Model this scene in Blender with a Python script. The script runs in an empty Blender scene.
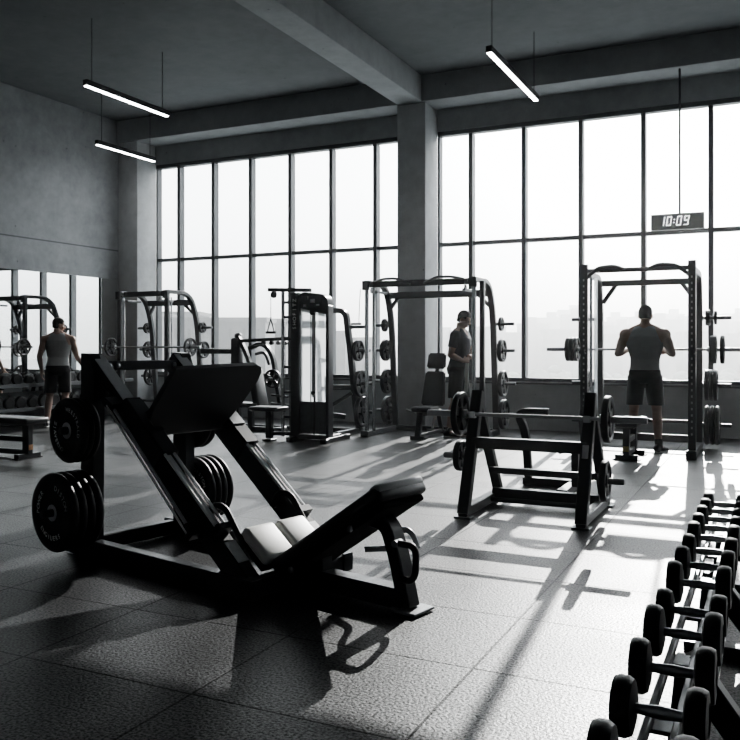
import bpy, bmesh, math, random
from mathutils import Vector, Matrix, Euler
random.seed(7)
SC = bpy.context.scene
COL = SC.collection
PI = math.pi
V = Vector

# ------------------------------------------------------------------ materials
def new_mat(name):
    m = bpy.data.materials.new(name); m.use_nodes = True
    nt = m.node_tree
    return m, nt, nt.nodes['Principled BSDF']

def pmat(name, col, rough=.5, metal=0., spec=.5, noise=0., nscale=8., bump=0., bscale=60., coat=0., emis=None, estr=0., rvar=0., sheen=0.):
    m, nt, p = new_mat(name)
    N, L = nt.nodes, nt.links
    c = (col, col, col) if isinstance(col, (int, float)) else col
    p.inputs['Base Color'].default_value = (*c, 1)
    p.inputs['Roughness'].default_value = rough
    p.inputs['Metallic'].default_value = metal
    p.inputs['Specular IOR Level'].default_value = spec
    p.inputs['Coat Weight'].default_value = coat
    p.inputs['Sheen Weight'].default_value = sheen
    if emis is not None:
        p.inputs['Emission Color'].default_value = (*emis, 1); p.inputs['Emission Strength'].default_value = estr
    tc = N.new('ShaderNodeTexCoord')
    if noise or rvar:
        n = N.new('ShaderNodeTexNoise'); n.inputs['Scale'].default_value = nscale; n.inputs['Detail'].default_value = 6
        n.inputs['Roughness'].default_value = .62
        L.new(tc.outputs['Object'], n.inputs['Vector'])
        if noise:
            r = N.new('ShaderNodeMapRange'); r.inputs['From Min'].default_value = .25; r.inputs['From Max'].default_value = .75
            r.inputs['To Min'].default_value = 1 - noise; r.inputs['To Max'].default_value = 1 + noise
            L.new(n.outputs['Fac'], r.inputs['Value'])
            mx = N.new('ShaderNodeVectorMath'); mx.operation = 'SCALE'; mx.inputs[0].default_value = c
            L.new(r.outputs['Result'], mx.inputs['Scale']); L.new(mx.outputs['Vector'], p.inputs['Base Color'])
        if rvar:
            r2 = N.new('ShaderNodeMapRange'); r2.inputs['To Min'].default_value = max(0, rough - rvar); r2.inputs['To Max'].default_value = min(1, rough + rvar)
            L.new(n.outputs['Fac'], r2.inputs['Value']); L.new(r2.outputs['Result'], p.inputs['Roughness'])
    if bump:
        n2 = N.new('ShaderNodeTexNoise'); n2.inputs['Scale'].default_value = bscale; n2.inputs['Detail'].default_value = 4
        L.new(tc.outputs['Object'], n2.inputs['Vector'])
        b = N.new('ShaderNodeBump'); b.inputs['Strength'].default_value = bump; b.inputs['Distance'].default_value = .01
        L.new(n2.outputs['Fac'], b.inputs['Height']); L.new(b.outputs['Normal'], p.inputs['Normal'])
    return m

def concrete(name, col, dark=.25, joints=True, seed=0., jz=3.07):
    """cast concrete: large clouds, small pits and one horizontal formwork joint"""
    m, nt, p = new_mat(name); N, L = nt.nodes, nt.links
    tc = N.new('ShaderNodeTexCoord')
    n1 = N.new('ShaderNodeTexNoise'); n1.inputs['Scale'].default_value = .55; n1.inputs['Detail'].default_value = 7; n1.inputs['Roughness'].default_value = .65
    n2 = N.new('ShaderNodeTexNoise'); n2.inputs['Scale'].default_value = 5; n2.inputs['Detail'].default_value = 8; n2.inputs['Roughness'].default_value = .7
    n3 = N.new('ShaderNodeTexVoronoi'); n3.inputs['Scale'].default_value = 3.2
    ad = N.new('ShaderNodeVectorMath'); ad.inputs[1].default_value = (seed, seed * 1.7, seed * .6)
    L.new(tc.outputs['Object'], ad.inputs[0])
    for n in (n1, n2, n3): L.new(ad.outputs[0], n.inputs['Vector'])
    s = N.new('ShaderNodeMath'); s.operation = 'ADD'; L.new(n1.outputs['Fac'], s.inputs[0]); L.new(n2.outputs['Fac'], s.inputs[1])
    r = N.new('ShaderNodeMapRange'); r.inputs['From Min'].default_value = .6; r.inputs['From Max'].default_value = 1.4
    r.inputs['To Min'].default_value = 1 - dark; r.inputs['To Max'].default_value = 1 + dark
    L.new(s.outputs[0], r.inputs['Value'])
    pit = N.new('ShaderNodeMapRange'); pit.inputs['From Min'].default_value = .03; pit.inputs['From Max'].default_value = .06
    pit.inputs['To Min'].default_value = .55; pit.inputs['To Max'].default_value = 1.
    L.new(n3.outputs['Distance'], pit.inputs['Value'])
    mul = N.new('ShaderNodeMath'); mul.operation = 'MULTIPLY'; L.new(r.outputs[0], mul.inputs[0]); L.new(pit.outputs[0], mul.inputs[1])
    last = mul.outputs[0]
    if joints:
        sx = N.new('ShaderNodeSeparateXYZ'); L.new(tc.outputs['Object'], sx.inputs[0])
        d = N.new('ShaderNodeMath'); d.operation = 'SUBTRACT'; L.new(sx.outputs['Z'], d.inputs[0]); d.inputs[1].default_value = jz
        ab = N.new('ShaderNodeMath'); ab.operation = 'ABSOLUTE'; L.new(d.outputs[0], ab.inputs[0])
        jr = N.new('ShaderNodeMapRange'); jr.inputs['From Min'].default_value = .008; jr.inputs['From Max'].default_value = .016
        jr.inputs['To Min'].default_value = .45; jr.inputs['To Max'].default_value = 1.
        L.new(ab.outputs[0], jr.inputs['Value'])
        m2 = N.new('ShaderNodeMath'); m2.operation = 'MULTIPLY'; L.new(last, m2.inputs[0]); L.new(jr.outputs[0], m2.inputs[1]); last = m2.outputs[0]
    sc = N.new('ShaderNodeVectorMath'); sc.operation = 'SCALE'; sc.inputs[0].default_value = col
    L.new(last, sc.inputs['Scale']); L.new(sc.outputs['Vector'], p.inputs['Base Color'])
    p.inputs['Roughness'].default_value = .78; p.inputs['Specular IOR Level'].default_value = .35
    b = N.new('ShaderNodeBump'); b.inputs['Strength'].default_value = .25; b.inputs['Distance'].default_value = .01
    L.new(n2.outputs['Fac'], b.inputs['Height']); L.new(b.outputs['Normal'], p.inputs['Normal'])
    return m

def rubber_floor():
    m, nt, p = new_mat('speckled_rubber_tiles'); N, L = nt.nodes, nt.links
    tc = N.new('ShaderNodeTexCoord')
    ad = N.new('ShaderNodeVectorMath'); ad.inputs[1].default_value = (1.09 + 86.5, -3.21 + 69, 0); L.new(tc.outputs['Object'], ad.inputs[0])
    br = N.new('ShaderNodeTexBrick'); br.offset = 0; br.inputs['Scale'].default_value = 1
    br.inputs['Brick Width'].default_value = .865; br.inputs['Row Height'].default_value = .69
    br.inputs['Mortar Size'].default_value = .006; br.inputs['Mortar Smooth'].default_value = .2
    br.inputs['Color1'].default_value = (.94, .94, .94, 1); br.inputs['Color2'].default_value = (1.08, 1.08, 1.08, 1); br.inputs['Mortar'].default_value = (.2, .2, .2, 1)
    L.new(ad.outputs[0], br.inputs['Vector'])
    sp = N.new('ShaderNodeTexNoise'); sp.inputs['Scale'].default_value = 85; sp.inputs['Detail'].default_value = 2; L.new(tc.outputs['Object'], sp.inputs['Vector'])
    r = N.new('ShaderNodeMapRange'); r.inputs['From Min'].default_value = .36; r.inputs['From Max'].default_value = .68; r.inputs['To Min'].default_value = .3; r.inputs['To Max'].default_value = 2.1
    L.new(sp.outputs['Fac'], r.inputs['Value'])
    cl = N.new('ShaderNodeTexNoise'); cl.inputs['Scale'].default_value = 1.1; cl.inputs['Detail'].default_value = 5; L.new(tc.outputs['Object'], cl.inputs['Vector'])
    r3 = N.new('ShaderNodeMapRange'); r3.inputs['From Min'].default_value = .3; r3.inputs['From Max'].default_value = .7; r3.inputs['To Min'].default_value = .82; r3.inputs['To Max'].default_value = 1.18
    L.new(cl.outputs['Fac'], r3.inputs['Value'])
    a = N.new('ShaderNodeVectorMath'); a.operation = 'SCALE'; L.new(br.outputs['Color'], a.inputs[0]); L.new(r.outputs[0], a.inputs['Scale'])
    b = N.new('ShaderNodeVectorMath'); b.operation = 'SCALE'; L.new(a.outputs[0], b.inputs[0]); L.new(r3.outputs[0], b.inputs['Scale'])
    c = N.new('ShaderNodeVectorMath'); c.operation = 'MULTIPLY'; L.new(b.outputs[0], c.inputs[0]); c.inputs[1].default_value = FLOOR_COL
    L.new(c.outputs[0], p.inputs['Base Color'])
    p.inputs['Roughness'].default_value = FLOOR_ROUGH; p.inputs['Specular IOR Level'].default_value = FLOOR_SPEC
    rr = N.new('ShaderNodeMapRange'); rr.inputs['From Min'].default_value = .3; rr.inputs['From Max'].default_value = .7
    rr.inputs['To Min'].default_value = FLOOR_ROUGH - .05; rr.inputs['To Max'].default_value = FLOOR_ROUGH + .06
    L.new(cl.outputs['Fac'], rr.inputs['Value']); L.new(rr.outputs[0], p.inputs['Roughness'])
    rs = N.new('ShaderNodeMapRange'); rs.inputs['From Min'].default_value = .38; rs.inputs['From Max'].default_value = .64; rs.inputs['To Min'].default_value = FLOOR_SPEC * .25; rs.inputs['To Max'].default_value = FLOOR_SPEC * 1.7
    L.new(sp.outputs['Fac'], rs.inputs['Value'])
    sj = N.new('ShaderNodeMath'); sj.operation = 'MULTIPLY_ADD'; sj.inputs[1].default_value = -.78; sj.inputs[2].default_value = 1; L.new(br.outputs['Fac'], sj.inputs[0])
    sk = N.new('ShaderNodeMath'); sk.operation = 'MULTIPLY'; L.new(rs.outputs[0], sk.inputs[0]); L.new(sj.outputs[0], sk.inputs[1]); L.new(sk.outputs[0], p.inputs['Specular IOR Level'])
    bm_ = N.new('ShaderNodeBump'); bm_.inputs['Strength'].default_value = .5; bm_.inputs['Distance'].default_value = .004
    sm = N.new('ShaderNodeMath'); sm.operation = 'ADD'; L.new(sp.outputs['Fac'], sm.inputs[0])
    inv = N.new('ShaderNodeMath'); inv.operation = 'MULTIPLY'; inv.inputs[1].default_value = -3; L.new(br.outputs['Fac'], inv.inputs[0]); L.new(inv.outputs[0], sm.inputs[1])
    L.new(sm.outputs[0], bm_.inputs['Height']); L.new(bm_.outputs['Normal'], p.inputs['Normal'])
    return m

def glass_mat():
    m = bpy.data.materials.new('window_glass'); m.use_nodes = True; nt = m.node_tree; N, L = nt.nodes, nt.links
    N.clear(); out = N.new('ShaderNodeOutputMaterial'); mix = N.new('ShaderNodeMixShader')
    t = N.new('ShaderNodeBsdfTransparent'); t.inputs[0].default_value = (.97, .98, .98, 1)
    g = N.new('ShaderNodeBsdfGlossy'); g.inputs['Roughness'].default_value = .02
    fr = N.new('ShaderNodeFresnel'); fr.inputs['IOR'].default_value = 1.25
    L.new(fr.outputs[0], mix.inputs[0]); L.new(t.outputs[0], mix.inputs[1]); L.new(g.outputs[0], mix.inputs[2]); L.new(mix.outputs[0], out.inputs[0])
    return m

def acrylic_mat():
    m = bpy.data.materials.new('smoked_acrylic'); m.use_nodes = True; nt = m.node_tree; N, L = nt.nodes, nt.links
    N.clear(); out = N.new('ShaderNodeOutputMaterial'); mix = N.new('ShaderNodeMixShader'); mix.inputs[0].default_value = .55
    t = N.new('ShaderNodeBsdfTransparent'); t.inputs[0].default_value = (.93, .95, .96, 1)
    tr = N.new('ShaderNodeBsdfTranslucent'); tr.inputs[0].default_value = (.85, .87, .88, 1)
    p = N.new('ShaderNodeBsdfPrincipled'); p.inputs['Base Color'].default_value = (.7, .72, .73, 1); p.inputs['Roughness'].default_value = .25
    m2 = N.new('ShaderNodeMixShader'); m2.inputs[0].default_value = .25
    tc = N.new('ShaderNodeTexCoord'); n = N.new('ShaderNodeTexNoise'); n.inputs['Scale'].default_value = 3
    L.new(tc.outputs['Object'], n.inputs['Vector']); r = N.new('ShaderNodeMapRange'); r.inputs['To Min'].default_value = .45; r.inputs['To Max'].default_value = .65
    L.new(n.outputs['Fac'], r.inputs['Value']); L.new(r.outputs[0], mix.inputs[0])
    L.new(tr.outputs[0], m2.inputs[1]); L.new(p.outputs[0], m2.inputs[2])
    L.new(t.outputs[0], mix.inputs[1]); L.new(m2.outputs[0], mix.inputs[2]); L.new(mix.outputs[0], out.inputs[0])
    return m

def facade_mat(name, col, wcol, fw, fh, hazy=0.):
    """plain facade with rows of window openings (brick texture used as a grid); 'hazy' adds the pale veil of far air"""
    m, nt, p = new_mat(name); N, L = nt.nodes, nt.links
    tc = N.new('ShaderNodeTexCoord'); sx = N.new('ShaderNodeSeparateXYZ'); L.new(tc.outputs['Object'], sx.inputs[0])
    ad = N.new('ShaderNodeMath'); ad.operation = 'ADD'; L.new(sx.outputs['X'], ad.inputs[0]); L.new(sx.outputs['Y'], ad.inputs[1])
    cb = N.new('ShaderNodeCombineXYZ'); L.new(ad.outputs[0], cb.inputs['X']); L.new(sx.outputs['Z'], cb.inputs['Y'])
    br = N.new('ShaderNodeTexBrick'); br.offset = 0; br.inputs['Scale'].default_value = 1; br.inputs['Brick Width'].default_value = fw; br.inputs['Row Height'].default_value = fh
    br.inputs['Mortar Size'].default_value = fh * .26; br.inputs['Mortar Smooth'].default_value = 0
    br.inputs['Color1'].default_value = (*wcol, 1); br.inputs['Color2'].default_value = (*[x * .8 for x in wcol], 1); br.inputs['Mortar'].default_value = (*col, 1)
    L.new(cb.outputs[0], br.inputs['Vector']); L.new(br.outputs['Color'], p.inputs['Base Color'])
    p.inputs['Roughness'].default_value = .8
    return m
# ------------------------------------------------------------------ mesh building
def fillet(pts, rad, n=6):
    pts = [V(p) for p in pts]; out = [pts[0]]
    for i in range(1, len(pts) - 1):
        a, b, c = pts[i - 1], pts[i], pts[i + 1]
        d1, d2 = (a - b), (c - b); l = min(rad, d1.length * .49, d2.length * .49)
        p, q = b + d1.normalized() * l, b + d2.normalized() * l
        for k in range(n + 1):
            t = k / n
            out.append(p * (1 - t) ** 2 + b * 2 * t * (1 - t) + q * t * t)
    out.append(pts[-1]); return out

class MB:
    def __init__(s): s.bm = bmesh.new()
    def faces(s, vs, fs):
        bv = [s.bm.verts.new(v) for v in vs]
        for f in fs:
            try: s.bm.faces.new([bv[i] for i in f])
            except ValueError: pass
        return bv
    def rings(s, rings, cap=True, closed=False):
        n = len(rings[0]); vs = [v for r in rings for v in r]; fs = []
        m = len(rings)
        for i in range(m if closed else m - 1):
            a, b = i * n, ((i + 1) % m) * n
            for j in range(n): k = (j + 1) % n; fs.append((a + j, a + k, b + k, b + j))
        if cap and not closed: fs += [tuple(range(n))[::-1], tuple(range((m - 1) * n, m * n))]
        s.faces(vs, fs); return s
    def sweep(s, pts, prof, up=(0, 0, 1), closed=False):
        pts = [V(p) for p in pts]; up = V(up).normalized(); R = []; n = len(pts)
        for i, p in enumerate(pts):
            a = pts[i - 1] if (i or closed) else None; c = pts[(i + 1) % n] if (i < n - 1 or closed) else None
            d1 = (p - a).normalized() if a is not None else None; d2 = (c - p).normalized() if c is not None else None
            t = (d1 + d2) if (d1 is not None and d2 is not None) else (d1 if d1 is not None else d2)
            if t.length < 1e-6: t = d1
            t.normalize()
            side = t.cross(up)
            if side.length < 1e-3: side = t.cross(V((0, 1, 0)) if abs(t.y) < .9 else V((1, 0, 0)))
            side.normalize(); u = side.cross(t).normalized()
            k = 1. / max(.5, t.dot(d1)) if d1 is not None else 1.
            bend = (d2 - d1) if (d1 is not None and d2 is not None) else None
            r = []
            for x, y in prof:
                o = side * x + u * y
                if bend is not None and bend.length > 1e-4:
                    bd = bend - t * bend.dot(t)
                    if bd.length > 1e-5:
                        bd.normalize(); o = o + bd * o.dot(bd) * (k - 1)
                r.append(p + o)
            R.append(r)
        return s.rings(R, closed=closed)
    def bar(s, p0, p1, w, h, up=(0, 0, 1), ch=.006):
        return s.path([p0, p1], w, h, up, ch)
    def path(s, pts, w, h, up=(0, 0, 1), ch=.006):
        a, b = w / 2, h / 2; c = min(ch, a * .4, b * .4)
        pr = [(-a + c, -b), (a - c, -b), (a, -b + c), (a, b - c), (a - c, b), (-a + c, b), (-a, b - c), (-a, -b + c)]
        return s.sweep(pts, pr, up)
    def tube(s, pts, r, n=12, up=(0, 0, 1), closed=False):
        return s.sweep(pts, [(r * math.cos(2 * PI * k / n), r * math.sin(2 * PI * k / n)) for k in range(n)], up, closed)
    def cone(s, p0, p1, r0, r1, n=14):
        p0, p1 = V(p0), V(p1); t = (p1 - p0).normalized(); q = t.orthogonal().normalized(); w = t.cross(q)
        f = lambda p, r: [p + (q * math.cos(2 * PI * k / n) + w * math.sin(2 * PI * k / n)) * r for k in range(n)]
        return s.rings([f(p0, r0), f(p1, r1)])
    def box(s, c, d, bev=.004, rot=None):
        c = V(c); b = bmesh.new(); bmesh.ops.create_cube(b, size=1)
        for v in b.verts: v.co = V((v.co.x * d[0], v.co.y * d[1], v.co.z * d[2]))
        if bev: bmesh.ops.bevel(b, geom=b.edges[:], offset=min(bev, min(d) * .45), segments=1 if bev < .012 else 3, affect='EDGES', profile=.5)
        if rot is not None: bmesh.ops.transform(b, matrix=rot.to_4x4(), verts=b.verts)
        b.verts.index_update()
        s.faces([v.co + c for v in b.verts], [[v.index for v in f.verts] for f in b.faces]); b.free(); return s
    def lathe(s, prof, o=(0, 0, 0), ax=(1, 0, 0), n=28, closed=True):
        """closed profile loop [(r,h)] spun round the axis"""
        o = V(o); t = V(ax).normalized(); q = t.orthogonal().normalized(); w = t.cross(q); R = []
        for k in range(n):
            d = q * math.cos(2 * PI * k / n) + w * math.sin(2 * PI * k / n)
            R.append([o + t * h + d * r for r, h in prof])
        return s.rings(R, closed=True) if closed else s.rings(R, closed=True)
    def disc(s, prof, o=(0, 0, 0), ax=(1, 0, 0), n=24):
        """solid of revolution, profile from axis to axis, ends capped"""
        o = V(o); t = V(ax).normalized(); q = t.orthogonal().normalized(); w = t.cross(q)
        return s.rings([[o + t * h + (q * math.cos(2 * PI * k / n) + w * math.sin(2 * PI * k / n)) * r for k in range(n)] for r, h in prof])
    def prism(s, poly, ext):
        ext = V(ext); a = [V(p) for p in poly]; return s.rings([a, [p + ext for p in a]])
    def ball(s, c, r, sc=(1, 1, 1), rot=None, n=14):
        b = bmesh.new(); bmesh.ops.create_uvsphere(b, u_segments=n, v_segments=max(6, n * 2 // 3), radius=r)
        for v in b.verts:
            v.co = V((v.co.x * sc[0], v.co.y * sc[1], v.co.z * sc[2]))
            if rot is not None: v.co = rot @ v.co
        b.verts.index_update(); s.faces([v.co + V(c) for v in b.verts], [[v.index for v in f.verts] for f in b.faces]); b.free(); return s
    def mesh(s, name, sharp=35):
        bmesh.ops.recalc_face_normals(s.bm, faces=s.bm.faces)
        me = bpy.data.meshes.new(name); s.bm.to_mesh(me); s.bm.free()
        for p in me.polygons: p.use_smooth = True
        me.set_sharp_from_angle(angle=math.radians(sharp)); return me
    def build(s, name, mat, parent=None, loc=None, rotz=0., sharp=35):
        return link(name, s.mesh(name, sharp), mat, parent, loc, rotz)

def link(name, me, mat, parent=None, loc=None, rotz=0.):
    o = bpy.data.objects.new(name, me); COL.objects.link(o)
    if mat is not None and len(me.materials) == 0: me.materials.append(mat)
    if parent is not None: o.parent = parent
    if loc is not None: o.location = loc
    if rotz: o.rotation_euler = (0, 0, rotz)
    return o

def tag(o, label, cat, group=None, kind=None):
    if label: o['label'] = label
    if cat: o['category'] = cat
    if group: o['group'] = group
    if kind: o['kind'] = kind
    return o
def thing(name, label, cat, loc=(0, 0, 0), rotz=0., group=None):
    o = bpy.data.objects.new(name, None); o.empty_display_size = .1; COL.objects.link(o)
    o.location = loc; o.rotation_euler = (0, 0, rotz); return tag(o, label, cat, group)
def struct(o): o['kind'] = 'structure'; return o
def kids(o): return [c for c in bpy.data.objects if c.parent == o]
def dup(o, loc, rotz=None, label=None, group=None, parent=None):
    c = o.copy(); COL.objects.link(c); c.parent = parent
    if parent is None:
        c.location = loc
        if rotz is not None: c.rotation_euler = (0, 0, rotz)
        if label: c['label'] = label
        if group: c['group'] = group
    for ch in kids(o): dup(ch, None, parent=c)
    return c

TEXT_MESH = {}
def glyph_mesh(ch, bold=0.):
    if (ch, bold) not in TEXT_MESH:
        cu = bpy.data.curves.new('glyph', 'FONT'); cu.body = ch; cu.size = 1; cu.align_x = 'CENTER'; cu.align_y = 'CENTER'; cu.offset = bold; cu.resolution_u = 3
        ob = bpy.data.objects.new('glyph', cu); COL.objects.link(ob); bpy.context.view_layer.update()
        me = bpy.data.meshes.new_from_object(ob.evaluated_get(bpy.context.evaluated_depsgraph_get()))
        bpy.data.objects.remove(ob); bpy.data.curves.remove(cu)
        TEXT_MESH[(ch, bold)] = ([v.co.copy() for v in me.vertices], [tuple(p.vertices) for p in me.polygons]); bpy.data.meshes.remove(me)
    return TEXT_MESH[(ch, bold)]
def put_text(mb, txt, place, size, bold=.01):
    """place(i, n) -> 4x4 matrix of glyph i"""
    for i, ch in enumerate(txt):
        if ch == ' ': continue
        vs, fs = glyph_mesh(ch, bold); M = place(i, len(txt))
        mb.faces([M @ (v * size) for v in vs], fs)
# ------------------------------------------------------------------ constants and palette
FLOOR_COL = (.016, .017, .018); FLOOR_ROUGH = .43; FLOOR_SPEC = .5
CAMH = 1.3
M = dict(
    wall=concrete('wall_concrete', (.34, .355, .365), .33, True, 2.),
    wall_plain=concrete('low_wall_concrete', (.40, .42, .43), .2, False, 5.),
    wall_pale=pmat('pale_plaster', (.72, .73, .74), .8, noise=.06),  # pale finish put on the unseen walls to bounce light
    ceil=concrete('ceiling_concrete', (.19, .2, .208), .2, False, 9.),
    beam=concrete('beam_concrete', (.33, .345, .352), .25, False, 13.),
    column=concrete('column_concrete', (.5, .515, .522), .25, False, 21.),
    floor=rubber_floor(), glass=glass_mat(),
    mullion=pmat('dark_aluminium', (.06, .064, .068), .45, .4, noise=.1),
    frame=pmat('black_powder_coat', (.028, .030, .033), .32, .0, .5, noise=.15, nscale=20, bump=.05, bscale=400),
    frame2=pmat('graphite_powder_coat', (.05, .054, .058), .36, .0, .5, noise=.15, nscale=20, bump=.05, bscale=400),
    lit_top=pmat('lit_top_grey', (.5, .515, .53), .4, .2, .5, noise=.1, nscale=20),  # lighter grey paints in the light on the rail's top face
    matte=pmat('matte_black_board', (.008, .0085, .009), .9, 0, .15, noise=.2, nscale=30),
    vinyl_lit=pmat('lit_end_vinyl', (.2, .205, .21), .45, 0, .5, noise=.1, nscale=12, bump=.1, bscale=300),  # lighter vinyl, painted as the lit end of the black pad
    rod=pmat('polished_rod', (.8, .81, .82), .3, .45, .6, noise=.05, nscale=40),
    strip=pmat('bright_slide_strip', (.75, .76, .77), .4, .2, .5, noise=.05, nscale=40),
    chrome=pmat('brushed_chrome', (.62, .63, .64), .22, 1., rvar=.08, nscale=40),
    steel=pmat('dull_steel', (.36, .37, .38), .36, 1., rvar=.1, nscale=30),
    dark_steel=pmat('dark_steel', (.14, .145, .15), .38, 1., rvar=.1, nscale=30),
    rubber=pmat('black_rubber', (.014, .0145, .016), .5, 0, .45, noise=.2, nscale=30, bump=.1, bscale=250),
    iron=pmat('black_cast_iron', (.022, .0235, .026), .45, .2, .5, noise=.25, nscale=25, bump=.15, bscale=120),
    vinyl=pmat('black_vinyl', (.017, .018, .02), .42, 0, .5, noise=.15, nscale=12, bump=.12, bscale=300),
    vinyl_grey=pmat('dark_grey_vinyl', (.05, .053, .057), .5, 0, .5, noise=.15, nscale=12, bump=.1, bscale=300),
    vinyl_white=pmat('off_white_vinyl', (.72, .72, .69), .45, 0, .5, noise=.05, nscale=9, bump=.08, bscale=200),
    lettering=pmat('pale_lettering', (.92, .93, .93), .6, noise=.3, nscale=60),
    white=pmat('white_sticker', (.9, .91, .91), .5, noise=.12, nscale=30),
    shroud=acrylic_mat(),
    shroud_dark=pmat('grey_weight_stack', (.1, .108, .115), .4, .3, noise=.2, nscale=18),
    lamp=pmat('lit_diffuser', (.9, .9, .9), .5, emis=(1, 1, 1), estr=20.),
    digit=pmat('lit_digits', (.9, .9, .9), .5, emis=(1, 1, 1), estr=2.2),
    panel=pmat('grey_clock_case', (.2, .207, .21), .5, noise=.1),
    yellow=pmat('yellow_label', (.5, .42, .12), .6, noise=.2), orange=pmat('orange_label', (.55, .3, .16), .6, noise=.3, nscale=40),
    skin=pmat('skin', (.34, .235, .19), .5, 0, .4, noise=.08, nscale=14, sheen=.05),
    hair=pmat('dark_hair', (.016, .014, .013), .75, 0, .2, noise=.4, nscale=90, bump=.5, bscale=300),
    tank=pmat('grey_jersey', (.30, .31, .315), .85, 0, .2, noise=.08, nscale=20, bump=.12, bscale=60, sheen=.2),
    tank2=pmat('light_grey_jersey', (.36, .36, .355), .85, 0, .2, noise=.08, nscale=20, bump=.12, bscale=60, sheen=.2),
    tee=pmat('charcoal_jersey', (.04, .042, .046), .85, 0, .2, noise=.1, nscale=20, bump=.12, bscale=60, sheen=.2),
    shorts=pmat('black_shorts', (.012, .0125, .014), .8, 0, .2, noise=.15, nscale=20, bump=.1, bscale=50, sheen=.1),
    shoe=pmat('black_trainers', (.02, .02, .022), .6, noise=.2), sole=pmat('white_sole', (.6, .6, .6), .6, noise=.1),
    sock=pmat('dark_sock', (.03, .03, .033), .9, noise=.1),
)
def mirror_mat():
    m, nt, p = new_mat('mirror_silver'); p.inputs['Base Color'].default_value = (.9, .92, .92, 1); p.inputs['Metallic'].default_value = 1; p.inputs['Roughness'].default_value = .015
    N, L = nt.nodes, nt.links; tc = N.new('ShaderNodeTexCoord'); n = N.new('ShaderNodeTexNoise'); n.inputs['Scale'].default_value = 1.5
    L.new(tc.outputs['Object'], n.inputs['Vector']); r = N.new('ShaderNodeMapRange'); r.inputs['To Min'].default_value = .008; r.inputs['To Max'].default_value = .022
    L.new(n.outputs['Fac'], r.inputs['Value']); L.new(r.outputs[0], p.inputs['Roughness']); return m
M['mirror'] = mirror_mat()

# ------------------------------------------------------------------ the room
XL, XR, YW, YB, ZC = -11.12, 6.2, 12.66, -3.5, 5.5
ZS, ZT, ZTR, ZBEAM = .70, 4.74, 2.92, 5.09
def sbox(name, x0, x1, y0, y1, z0, z1, mat, bev=0., parent=None):
    o = MB().box(((x0 + x1) / 2, (y0 + y1) / 2, (z0 + z1) / 2), (x1 - x0, y1 - y0, z1 - z0), bev).build(name, mat, parent)
    return struct(o) if parent is None else o
sbox('floor', XL - .3, XR + .3, YB - .3, YW + .35, -.2, 0, M['floor'])
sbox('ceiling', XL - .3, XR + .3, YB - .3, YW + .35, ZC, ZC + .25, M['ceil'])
sbox('wall_left', XL - .3, XL, YB - .3, YW + .35, 0, ZC, M['wall'])
sbox('wall_right', XR, XR + .3, YB - .3, YW + .35, 0, ZC, M['wall_pale'])
sbox('wall_back', XL, XR, YB - .3, YB, 0, ZC, M['wall_pale'])
sbox('wall_front_sill', XL, XR, YW, YW + .3, 0, ZS, M['wall_plain'])
sbox('wall_front_lintel', XL, XR, YW, YW + .3, ZT, ZC, M['beam'])
sbox('beam_window', XL, XR, 12.1, YW, ZBEAM, ZC, M['beam'], .012)
for x in (-10.66 - .46, -5.38, .1, 5.62):
    sbox('column_corner' if x < -10 else 'column_main', x, x + (.46 if x < -10 else .48), 12.15, YW + .02, 0, ZC if x < -10 else ZBEAM, M['column'], .012)
for x in (-5.38, .1):
    sbox('beam_cross', x + .02, x + .44, YB, 12.1, ZBEAM, ZC, M['beam'], .012)
sbox('trim_sill', XL + .46, XR, YW - .05, YW + .16, ZS, ZS + .035, M['mullion'], .006)
# windows: one per bay between columns
def window_bay(n, x0, x1, xs):
    fr = MB()
    fr.box(((x0 + x1) / 2, YW + .08, ZT - .035), (x1 - x0, .14, .07), .006).box(((x0 + x1) / 2, YW + .08, ZS + .065), (x1 - x0, .14, .06), .006)
    fr.box((x0 + .02, YW + .08, (ZS + ZT) / 2), (.04, .14, ZT - ZS), .006).box((x1 - .02, YW + .08, (ZS + ZT) / 2), (.04, .14, ZT - ZS), .006)
    w = struct(fr.build('window_%d' % n, M['mullion']))
    for x in xs: MB().box((x, YW + .08, (ZS + ZT) / 2), (.068, .15, ZT - ZS - .15), .006).build('mullion', M['mullion'], w)
    MB().box(((x0 + x1) / 2, YW + .085, ZTR), (x1 - x0 - .08, .11, .06), .006).build('transom', M['mullion'], w)
    g = MB(); g.faces([(x0 + .04, YW + .1, ZS + .09), (x1 - .04, YW + .1, ZS + .09), (x1 - .04, YW + .1, ZT - .07), (x0 + .04, YW + .1, ZT - .07)], [(0, 1, 2, 3)])
    g.build('window_pane', M['glass'], w)
window_bay(1, -10.66, -5.38, [-10.12, -9.33, -8.51, -7.68, -6.86, -6.02])
window_bay(2, -4.90, .10, [-4.34, -3.48, -2.61, -1.71, -.80])
window_bay(3, .58, 5.62, [1.1, 1.98, 2.86, 3.74, 4.62, 5.2])
# mirror along the left wall
mb = MB(); mb.box((XL + .012, 7.1, 1.53), (.024, 10.04, 2.0), .004)
mir = struct(mb.build('wall_left_mirror', M['mirror']))
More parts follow.
